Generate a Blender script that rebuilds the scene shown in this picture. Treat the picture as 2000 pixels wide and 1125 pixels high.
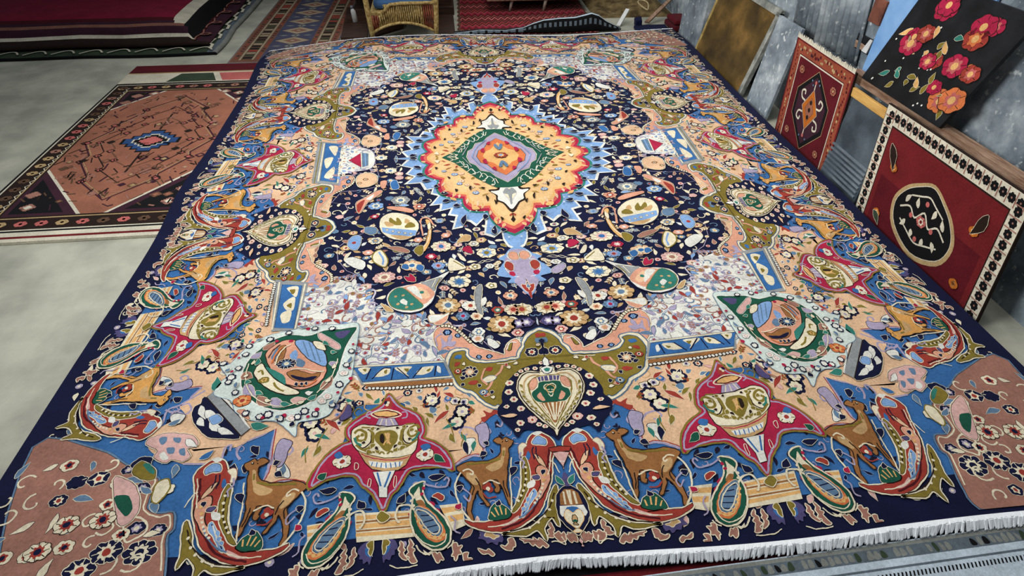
import bpy, bmesh, math, random
import numpy as np
from mathutils import Vector, Matrix
from mathutils.geometry import tessellate_polygon

# ------------------------------------------------------------------ camera, world, light
scene = bpy.context.scene
for o in list(bpy.data.objects):
    bpy.data.objects.remove(o)
COL = scene.collection
cam_data = bpy.data.cameras.new('camera')
cam = bpy.data.objects.new('camera', cam_data); COL.objects.link(cam)
cam.rotation_mode = 'XYZ'
cam.rotation_euler = (0.868934, -0.005753, -0.106622)
cam.location = (-0.261413, -2.641073, 1.370908)
cam_data.sensor_fit = 'HORIZONTAL'; cam_data.sensor_width = 36.0
cam_data.lens = 1131.05 / 2000.0 * 36.0
cam_data.clip_start = 0.02
scene.camera = cam

world = bpy.data.worlds.new('world'); scene.world = world
world.use_nodes = True
wn = world.node_tree.nodes; wl = world.node_tree.links
bg = wn['Background']
bg.inputs['Color'].default_value = (0.80, 0.88, 1.0, 1); bg.inputs['Strength'].default_value = 0.20

def area(name, loc, target, size, size_y, power, color, spread=180):
    d = bpy.data.lights.new(name, 'AREA'); d.shape = 'RECTANGLE'
    d.spread = math.radians(spread); d.size = size; d.size_y = size_y; d.energy = power; d.color = color
    o = bpy.data.objects.new(name, d); COL.objects.link(o)
    o.location = loc
    o.rotation_euler = (Vector(target) - Vector(loc)).to_track_quat('-Z', 'Y').to_euler()
    return o
area('skylight', (0.1, 0.2, 3.4), (0.1, -0.1, 0.0), 2.4, 2.8, 46, (1.0, 0.975, 0.94), 110)
area('doorway_light', (-0.2, 3.95, 2.5), (0.0, 0.2, 0.0), 2.4, 1.2, 24, (0.90, 0.95, 1.0), 110)
area('wall_fill_light', (-4.2, -1.6, 2.9), (1.6, 0.3, 0.2), 1.8, 1.6, 42, (0.92, 0.96, 1.0), 70)  # side lamp added out of view to brighten the right wall
scene.view_settings.view_transform = 'Standard'
scene.view_settings.look = 'None'
scene.view_settings.gamma = 1.0
scene.view_settings.use_curve_mapping = False
scene.view_settings.exposure = 0.0

# ------------------------------------------------------------------ materials
def lin(h):
    h = h.lstrip('#'); r = [int(h[i:i+2], 16) / 255 for i in (0, 2, 4)]
    return tuple(c / 12.92 if c <= 0.04045 else ((c + 0.055) / 1.055) ** 2.4 for c in r)

def node_mat(name):
    m = bpy.data.materials.new(name); m.use_nodes = True
    return m, m.node_tree.nodes, m.node_tree.links, m.node_tree.nodes['Principled BSDF']

def set_in(b, k, v):
    if k in b.inputs: b.inputs[k].default_value = v

MATS = {}
def wool(name, hexcol, var=0.42, sheen=0.03, knot=420.0):
    """knotted wool: one dye colour, small dye variation and a knotted relief"""
    if name in MATS: return MATS[name]
    m, n, l, b = node_mat(name)
    c = lin(hexcol)
    tc = n.new('ShaderNodeTexCoord')
    n1 = n.new('ShaderNodeTexNoise'); n1.inputs['Scale'].default_value = 130; n1.inputs['Detail'].default_value = 5; n1.inputs['Roughness'].default_value = 0.7
    n2 = n.new('ShaderNodeTexNoise'); n2.inputs['Scale'].default_value = 11; n2.inputs['Detail'].default_value = 3
    l.new(tc.outputs['Object'], n1.inputs['Vector']); l.new(tc.outputs['Object'], n2.inputs['Vector'])
    mx = n.new('ShaderNodeMix'); mx.data_type = 'RGBA'
    mx.inputs[6].default_value = (*[x * (1 - var) for x in c], 1)
    mx.inputs[7].default_value = (*[min(1, x * (1 + var) + 0.001) for x in c], 1)
    ad = n.new('ShaderNodeMath'); ad.operation = 'ADD'
    mu = n.new('ShaderNodeMath'); mu.operation = 'MULTIPLY'; mu.inputs[1].default_value = 1.3
    l.new(n1.outputs['Fac'], mu.inputs[0])
    mv = n.new('ShaderNodeMath'); mv.operation = 'MULTIPLY_ADD'; mv.inputs[1].default_value = 0.9; mv.inputs[2].default_value = -0.6
    l.new(n2.outputs['Fac'], mv.inputs[0]); l.new(mu.outputs[0], ad.inputs[0]); l.new(mv.outputs[0], ad.inputs[1])
    l.new(ad.outputs[0], mx.inputs[0]); l.new(mx.outputs[2], b.inputs['Base Color'])
    vo = n.new('ShaderNodeTexVoronoi'); vo.inputs['Scale'].default_value = knot
    l.new(tc.outputs['Object'], vo.inputs['Vector'])
    wv = n.new('ShaderNodeTexNoise'); wv.inputs['Scale'].default_value = 1.7; wv.inputs['Detail'].default_value = 1
    l.new(tc.outputs['Object'], wv.inputs['Vector'])
    b1 = n.new('ShaderNodeBump'); b1.inputs['Strength'].default_value = 0.35; b1.inputs['Distance'].default_value = 0.0015
    b2 = n.new('ShaderNodeBump'); b2.inputs['Strength'].default_value = 0.6; b2.inputs['Distance'].default_value = 0.03
    l.new(vo.outputs['Distance'], b1.inputs['Height']); l.new(wv.outputs['Fac'], b2.inputs['Height'])
    l.new(b2.outputs['Normal'], b1.inputs['Normal']); l.new(b1.outputs['Normal'], b.inputs['Normal'])
    set_in(b, 'Roughness', 0.85); set_in(b, 'Specular IOR Level', 0.14)
    set_in(b, 'Sheen Weight', sheen); set_in(b, 'Sheen Roughness', 0.4); set_in(b, 'Sheen Tint', (1, 1, 1, 1))
    MATS[name] = m
    return m

PALETTE = dict(navy='#0c1030', blue='#35659a', sky='#7a9bc4', cream='#e0d0b2', white='#d9d6ca', mint='#c8d2c8',
  peach='#d9b18c', salmon='#d0957a', olive='#7d6c2a', crimson='#a41f3f', rust='#98382d', brown='#936237', tan='#bd9868',
  orange='#cc7040', gold='#d8a768', green='#174f3c', teal='#2f7466', gray='#8b8d8c', lilac='#a195ab', purple='#4d466e',
  pink='#d0a59c', dark='#24160f', mauve='#9a6c5c', slate='#5d7790',
  maroon='#4a1018', wine='#571019', burgundy='#6a1a1d', brick='#97604a', terracotta='#8f4630', rose='#b7605a', bone='#cfc7b0', black='#0d0c0e', sand='#b09468',
  moss='#34402f', plum='#3a1c28', bark='#5b4230', ash='#7d7f78', denim='#2c4a78', indigo='#3c3a58', steel='#5b656c', ice='#b8c4cc', ginger='#b4621f', fawn='#cd9550', coral='#c65a4c', honey='#deb27c', carmine='#7c1530', clay='#85594a', putty='#9c8e74', dusk='#454559', cocoa='#6e4a38')
MATLIST = []; MATIDX = {}
for k, v in PALETTE.items():
    MATIDX[k] = len(MATLIST); MATLIST.append(wool('wool_' + k, v))

# ------------------------------------------------------------------ drawing machine: 2D weaving -> mesh
def smooth(p, closed=True, k=4):
    p = np.asarray(p, float); n = len(p)
    if n < 3: return p
    if closed: q = np.r_[p[-1:], p, p[:2]]
    else: q = np.r_[2 * p[:1] - p[1:2], p, 2 * p[-1:] - p[-2:-1]]
    out = []
    t = np.arange(k)[:, None] / k
    for i in range(1, len(q) - 2):
        a, b, c, d = q[i-1], q[i], q[i+1], q[i+2]
        out.append(0.5 * ((2 * b) + (-a + c) * t + (2*a - 5*b + 4*c - d) * t**2 + (-a + 3*b - 3*c + d) * t**3))
    r = np.concatenate(out)
    return r if closed else np.r_[r, p[-1:]]

class Weave:
    """collects flat coloured pieces; dz lifts each later piece a hair above the earlier one"""
    def __init__(s): s.v = []; s.h = []; s.f = []; s.m = []; s.n = 0; s.lay = 0
    def _add(s, pts, tris, col, layer):
        s.v.append(np.asarray(pts, float)); s.h.append(np.full(len(pts), layer, float))
        s.f.append(np.asarray(tris, int) + s.n); s.m.append(np.full(len(tris), MATIDX[col])); s.n += len(pts)
    def fill(s, pts, col, oc='none', ow=0):
        pts = np.asarray(pts, float)
        if oc != 'none' and ow > 0:
            s.line(pts, oc, 2 * ow, True)
            if ow >= 3 and oc in ('cream', 'white', 'lilac', 'slate', 'bone', 'sand'): s.line(pts, 'dark', 2.6, True)
        tr = tessellate_polygon([[Vector((x, y, 0)) for x, y in pts]])
        if len(tr):
            tr = np.array(tr)
            a, b, c = pts[tr[:, 0]], pts[tr[:, 1]], pts[tr[:, 2]]
            cr = (b - a)[:, 0] * (c - a)[:, 1] - (b - a)[:, 1] * (c - a)[:, 0]
            tr[cr < 0] = tr[cr < 0][:, ::-1]
            s._add(pts, tr, col, s.lay)
        s.lay += 1
    def line(s, p, col, w, closed=False):
        p = np.asarray(p, float)
        keep = [0] + [i for i in range(1, len(p)) if np.hypot(*(p[i] - p[i-1])) > 0.3]
        p = p[keep]; n = len(p)
        if n < 2: return
        if closed: d = np.roll(p, -1, 0) - np.roll(p, 1, 0)
        else:
            d = np.empty_like(p); d[1:-1] = p[2:] - p[:-2]; d[0] = p[1] - p[0]; d[-1] = p[-1] - p[-2]
        d /= np.maximum(np.hypot(d[:, 0], d[:, 1]), 1e-6)[:, None]
        nr = np.c_[-d[:, 1], d[:, 0]] * w / 2
        v = np.r_[p + nr, p - nr]; t = []
        for i in range(n if closed else n - 1):
            j = (i + 1) % n; t += [(i, n + i, n + j), (i, n + j, j)]
        s._add(v, t, col, s.lay); s.lay += 1
    def disc(s, c, r, col, k=10):
        a = np.arange(k) * 2 * math.pi / k
        s._add(np.c_[c[0] + r * np.cos(a), c[1] + r * np.sin(a)], [(0, i, i + 1) for i in range(1, k - 1)], col, s.lay); s.lay += 1
    def rosette(s, c, r, n, c1, c2, c3):
        k = n * 6; a = np.arange(k) * 2 * math.pi / k + c[0] * 0.37
        rr = r * (0.80 + 0.20 * np.abs(np.cos(a * n / 2)) ** 0.6 * 1.0) * (0.9 + 0.1 * np.cos(2 * a))
        s.fill(np.c_[c[0] + rr * np.cos(a), c[1] + rr * np.sin(a)], c1, 'dark' if c1 not in ('navy', 'dark') else 'cream', max(0.8, r * 0.05))
        if r > 24:
            for i in range(n):
                b = i * 2 * math.pi / n + c[0] * 0.37 + math.pi / n
                s.line([(c[0] + r * .5 * math.cos(b), c[1] + r * .5 * math.sin(b)), (c[0] + r * .86 * math.cos(b), c[1] + r * .86 * math.sin(b))], 'dark' if c1 not in ('navy', 'dark') else 'cream', 2)
        rr2 = r * 0.56 * (0.85 + 0.15 * np.cos(a * n))
        s.fill(np.c_[c[0] + rr2 * np.cos(a), c[1] + rr2 * np.sin(a)], c2)
        s.disc(c, r * 0.27, c3)
    def scallop(s, c, r, c1, c2, c3):
        n = 7; k = n * 6; a = np.arange(k) * 2 * math.pi / k + c[1] * 0.31
        rr = r * (0.78 + 0.22 * np.abs(np.cos(a * n / 2)))
        s.fill(np.c_[c[0] + rr * np.cos(a), c[1] + rr * np.sin(a)], c1)
        rr = r * (0.52 + 0.14 * np.abs(np.cos(a * n / 2)))
        s.fill(np.c_[c[0] + rr * np.cos(a), c[1] + rr * np.sin(a)], c2)
        s.disc(c, r * 0.2, c3)
    def leaf(s, a, b, col, w, oc='cream'):
        a, b = np.asarray(a, float), np.asarray(b, float); d = b - a; L = max(np.hypot(*d), 1e-3); d /= L
        nr = np.array((-d[1], d[0])); t = np.array([0, .2, .45, .7, 1.0]); w_ = np.array([.15, .8, 1.0, .6, 0]) * w / 2
        ctr = a + d * (t * L)[:, None] + nr * (np.sin(t * math.pi) * w * .18)[:, None]
        p = np.r_[ctr + nr * w_[:, None], (ctr - nr * w_[:, None])[:-1][::-1]]
        s.fill(p, col, oc if oc != col else 'dark', 1.3)
    def op(s, head, pts):
        """one instruction of the pattern, in the local plane"""
        k = head[0]; P = np.asarray(pts, float)
        flips = [(1, 1)]
        if k.startswith('mm'): flips = [(1, 1), (-1, 1), (1, -1), (-1, -1)]; k = k[2:]
        elif k[0] == 'm': flips = [(1, 1), (-1, 1)]; k = k[1:]
        for fx, fy in flips:
            p = P * (fx, fy)
            if k in ('f', 'g'):
                s.fill(smooth(p) if k == 'f' else p, head[1], head[2], float(head[3]))
            elif k in ('h', 'hg'):
                p[0, 0] = 0; p[-1, 0] = 0
                if k == 'h':
                    e = smooth(np.r_[[p[1] * (-1, 1)], p, [p[-2] * (-1, 1)]], False)
                    e = e[4:-4]; e[0, 0] = 0; e[-1, 0] = 0; p = e
                full = np.r_[p, (p * (-1, 1))[1:-1][::-1]]
                s.fill(full, head[1], head[2], float(head[3]))
            elif k == 'k':
                p = np.abs(p); p[0, 1] = 0; p[-1, 0] = 0
                q1 = p; q2 = (p * (-1, 1))[::-1][1:]; q3 = (p * (-1, -1))[1:]; q4 = (p * (1, -1))[::-1][1:-1]
                s.fill(np.r_[q1, q2, q3, q4], head[1], head[2], float(head[3]))
            elif k == 'ks':
                p = np.abs(p); p[0, 1] = 0; p[-1, 0] = 0; t = np.linspace(0, 1, 9); e = []
                m0 = p[1] * (1, -1)
                for a, b, half in [(m0, p[1], True)] + [(p[i], p[i+1], False) for i in range(1, len(p) - 1)]:
                    d = b - a; nr = np.array((d[1], -d[0])); nr *= 1 if nr @ (a + b) > 0 else -1
                    bul = 0.30 if not np.allclose(b, p[-1]) else 0.12
                    if half: bul = (p[0, 0] - a[0]) / max(abs(d[1]), 1)
                    arc = a + d * t[:, None] + nr * (bul * 4 * t * (1 - t))[:, None] * (1 if half else 1)
                    e.append(arc[4:-1] if half else arc[:-1])
                p = np.concatenate(e + [p[-1:]]) * float(head[4]); p[0, 1] = 0; p[-1, 0] = 0
                q1 = p; q2 = (p * (-1, 1))[::-1][1:]; q3 = (p * (-1, -1))[1:]; q4 = (p * (1, -1))[::-1][1:-1]
                s.fill(np.r_[q1, q2, q3, q4], head[1], head[2], float(head[3]))
            elif k in ('l', 'll'):
                s.line(smooth(p, k == 'll') if len(p) > 2 else p, head[1], float(head[2]), k == 'll')
            elif k == 'o':
                for c in p: s.rosette(c, float(head[1]), int(head[2]), *head[3:6])
            elif k == 's':
                for c in p: s.scallop(c, float(head[1]), *head[2:5])
            elif k == 'c':
                for c in p: s.disc(c, float(head[2]), head[1])
            elif k == 'leaf': s.leaf(p[0], p[1], head[1], float(head[2]), 'cream' if head[1] not in ('white', 'peach', 'cream') else 'navy')
            elif k == 'leafs':
                for i in range(0, len(p) - 1, 2): s.leaf(p[i], p[i+1], head[1], float(head[2]))
            elif k == 'comb':
                q = smooth(p, False, 12) if len(p) > 2 else np.linspace(p[0], p[1], 30)
                seg = np.r_[0, np.cumsum(np.hypot(*np.diff(q, axis=0).T))]; n = int(head[3])
                for i in range(n):
                    x = seg[-1] * (i + .5) / n; c = np.array([np.interp(x, seg, q[:, 0]), np.interp(x, seg, q[:, 1])])
                    s.disc(c, float(head[2]) * 1.5, 'dark', 8); s.disc(c, float(head[2]), head[1], 8)
    def split(s):
        """separate the pieces that do not touch each other"""
        n = len(s.v); bb = [(v[:, 0].min(), v[:, 0].max(), v[:, 1].min(), v[:, 1].max()) for v in s.v]; par = list(range(n))
        def root(i):
            while par[i] != i: i = par[i]
            return i
        for i in range(n):
            for j in range(i):
                a, b = bb[i], bb[j]
                if a[0] < b[1] and b[0] < a[1] and a[2] < b[3] and b[2] < a[3]: par[root(i)] = root(j)
        out = {}
        off = np.cumsum([0] + [len(v) for v in s.v])
        for i in range(n):
            w = out.setdefault(root(i), Weave())
            w._add(s.v[i], s.f[i] - off[i], 'navy', s.h[i][0]); w.m[-1] = s.m[i]
        return list(out.values())
    def build(s, name, place, parent=None, flip=False, cyc=0):
        v = np.concatenate(s.v); h = np.concatenate(s.h)
        f = np.concatenate(s.f); m = np.concatenate(s.m)
        if cyc: h = h % cyc
        co = place(v, h)
        if flip: f = f[:, ::-1]
        used = np.unique(m); remap = np.zeros(len(MATLIST), int); remap[used] = np.arange(len(used))
        me = bpy.data.meshes.new(name)
        me.vertices.add(len(co)); me.vertices.foreach_set('co', np.ascontiguousarray(co, dtype=np.float32).ravel())
        me.loops.add(f.size); me.loops.foreach_set('vertex_index', np.ascontiguousarray(f, dtype=np.int32).ravel())
        me.polygons.add(len(f)); me.polygons.foreach_set('loop_start', np.arange(0, f.size, 3, dtype=np.int32))
        for i in used: me.materials.append(MATLIST[i])
        me.polygons.foreach_set('material_index', remap[m].astype(np.int32))
        me.update(); me.validate()
        o = bpy.data.objects.new(name, me); COL.objects.link(o)
        if parent: o.parent = parent
        return o

def parse(text):
    parts = []
    for ln in text.strip().split('\n'):
        if ln.startswith('P '):
            t = ln.split(); parts.append((t[1], t[2], int(t[3]), []))
        elif '|' in ln:
            a, b = ln.split('|')
            parts[-1][3].append((a.split(), [[float(q) for q in w.split(',')] for w in b.split()]))
    return parts

def empty(name, loc=(0, 0, 0)):
    o = bpy.data.objects.new(name, None); COL.objects.link(o); o.location = loc; o.empty_display_size = 0.05
    return o
def tag(o, label=None, cat=None, group=None, kind=None):
    if label: o['label'] = label
    if cat: o['category'] = cat
    if group: o['group'] = group
    if kind: o['kind'] = kind
    return o
def mesh_obj(name, verts, faces, mat, parent=None, smooth_=False, mats=None, idx=None):
    me = bpy.data.meshes.new(name); me.from_pydata([tuple(v) for v in verts], [], [tuple(f) for f in faces])
    for m in (mats or [mat]): me.materials.append(m)
    if idx is not None: me.polygons.foreach_set('material_index', np.asarray(idx, dtype=np.int32))
    if smooth_: me.polygons.foreach_set('use_smooth', np.ones(len(faces), dtype=bool))
    me.update()
    o = bpy.data.objects.new(name, me); COL.objects.link(o)
    if parent: o.parent = parent
    return o
def box_vf(x0, x1, y0, y1, z0, z1):
    v = [(x0,y0,z0),(x1,y0,z0),(x1,y1,z0),(x0,y1,z0),(x0,y0,z1),(x1,y0,z1),(x1,y1,z1),(x0,y1,z1)]
    f = [(0,3,2,1),(4,5,6,7),(0,1,5,4),(1,2,6,5),(2,3,7,6),(3,0,4,7)]
    return v, f
def box(name, x0, x1, y0, y1, z0, z1, mat, parent=None, bev=0.0):
    v, f = box_vf(x0, x1, y0, y1, z0, z1); o = mesh_obj(name, v, f, mat, parent)
    if bev:
        md = o.modifiers.new('bevel', 'BEVEL'); md.width = bev; md.segments = 2
    return o
def prism(name, quad, thick, mat, parent=None, bev=0.0):
    """a flat board from its four front corners, with real thickness behind it"""
    q = [Vector(p) for p in quad]; n = (q[1] - q[0]).cross(q[3] - q[0]).normalized() * thick
    v = q + [p - n for p in q]
    f = [(0,1,2,3),(7,6,5,4),(0,4,5,1),(1,5,6,2),(2,6,7,3),(3,7,4,0)]
    o = mesh_obj(name, v, f, mat, parent)
    if bev:
        md = o.modifiers.new('bevel', 'BEVEL'); md.width = bev; md.segments = 2
    return o
def tube(name, pts, rad, mat, parent=None, k=8, closed=False):
    pts = [Vector(p) for p in pts]; n = len(pts); rad = rad if isinstance(rad, (list, tuple)) else [rad] * n
    v = []; f = []; up = Vector((0, 0, 1))
    for i, p in enumerate(pts):
        a = pts[(i - 1) % n] if (i or closed) else p; b = pts[(i + 1) % n] if (i < n - 1 or closed) else p
        d = (b - a).normalized(); u = d.cross(up)
        if u.length < 1e-3: u = d.cross(Vector((1, 0, 0)))
        u.normalize(); w = d.cross(u)
        for j in range(k):
            t = 2 * math.pi * j / k; v.append(p + (u * math.cos(t) + w * math.sin(t)) * rad[i])
    for i in range(n if closed else n - 1):
        for j in range(k):
            a = i * k + j; b = i * k + (j + 1) % k; c = ((i + 1) % n) * k; f.append((a, b, c + (j + 1) % k, c + j))
    if not closed: f.append(tuple(range(k))[::-1]); f.append(tuple((n - 1) * k + j for j in range(k)))
    return mesh_obj(name, v, f, mat, parent, True)

def rough_mat(name, hexa, hexb, scale=6, rough=0.8, bump=0.3, bscale=40, stretch=(1,1,1), spec=0.3, detail=6, ramp=(0.35, 0.65)):
    if name in MATS: return MATS[name]
    m, n, l, b = node_mat(name)
    tc = n.new('ShaderNodeTexCoord'); mp = n.new('ShaderNodeMapping'); mp.inputs['Scale'].default_value = stretch
    l.new(tc.outputs['Object'], mp.inputs['Vector'])
    no = n.new('ShaderNodeTexNoise'); no.inputs['Scale'].default_value = scale; no.inputs['Detail'].default_value = detail
    l.new(mp.outputs[0], no.inputs['Vector'])
    cr = n.new('ShaderNodeValToRGB'); cr.color_ramp.elements[0].position = ramp[0]; cr.color_ramp.elements[1].position = ramp[1]
    cr.color_ramp.elements[0].color = (*lin(hexa), 1); cr.color_ramp.elements[1].color = (*lin(hexb), 1)
    l.new(no.outputs['Fac'], cr.inputs[0]); l.new(cr.outputs[0], b.inputs['Base Color'])
    nb = n.new('ShaderNodeTexNoise'); nb.inputs['Scale'].default_value = bscale; nb.inputs['Detail'].default_value = 4
    l.new(mp.outputs[0], nb.inputs['Vector'])
    bp = n.new('ShaderNodeBump'); bp.inputs['Strength'].default_value = bump; bp.inputs['Distance'].default_value = 0.01
    l.new(nb.outputs['Fac'], bp.inputs['Height']); l.new(bp.outputs[0], b.inputs['Normal'])
    set_in(b, 'Roughness', rough); set_in(b, 'Specular IOR Level', spec)
    MATS[name] = m
    return m

TPS = '''-1162,-573,19,2;1162,-573,16,14;-1162,573,-11,39;1162,573,-8,-16;-638,-1171,11,-18;638,-1171,11,18;-822,-1382,11,25;822,-1382,-3,47;-822,1382,-22,92;822,1382,-7,16;-505,-1867,8,2;505,-1867,8,-2;-515,-1471,15,-17;515,-1471,15,17;-712,-1787,20,-10;712,-1787,20,10;-318,-1777,-1,7;318,-1777,-1,-7;0,-1688,-25,0;-300,-912,-5,-4;300,-912,-5,4;-498,-1096,24,33;498,-1096,-17,47;-498,1096,-25,41;498,1096,17,80;-519,-583,12,-6;519,-583,2,8;-519,583,-11,26;519,583,-1,-23;0,-676,-34,-15;0,676,-32,-23;0,-354,-19,-12;0,354,-40,-17;0,-796,-40,-1;0,796,-29,-2;0,0,-30,-14;-1319,0,-1,13;1319,0,-1,-4;-980,0,29,24;980,0,29,67;-1316,-1084,6,-26;1316,-1084,6,26;-972,-1090,1,-13;972,-1090,1,13;0,-2000,-32,1;-1500,1506,-40,0;-1500,931,-4,0;-1500,169,-1,0;-1500,-231,-19,0;-1500,-544,13,0;-1500,-882,14,0;1500,1688,24,0;1500,575,-3,0;1500,-320,-3,0;1500,-921,-12,0;-361,-2040,0,15;-147,-2040,0,22;-32,-2040,0,30;126,-2040,0,13;348,-2040,0,1;577,-2040,0,0;772,-2040,0,8;-1491,2040,0,-330;-911,2040,0,-106;-189,2040,0,-72;620,2040,0,-167;1431,2040,0,-72;-1500,-2040,0,0;1500,-2040,0,0'''
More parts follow.
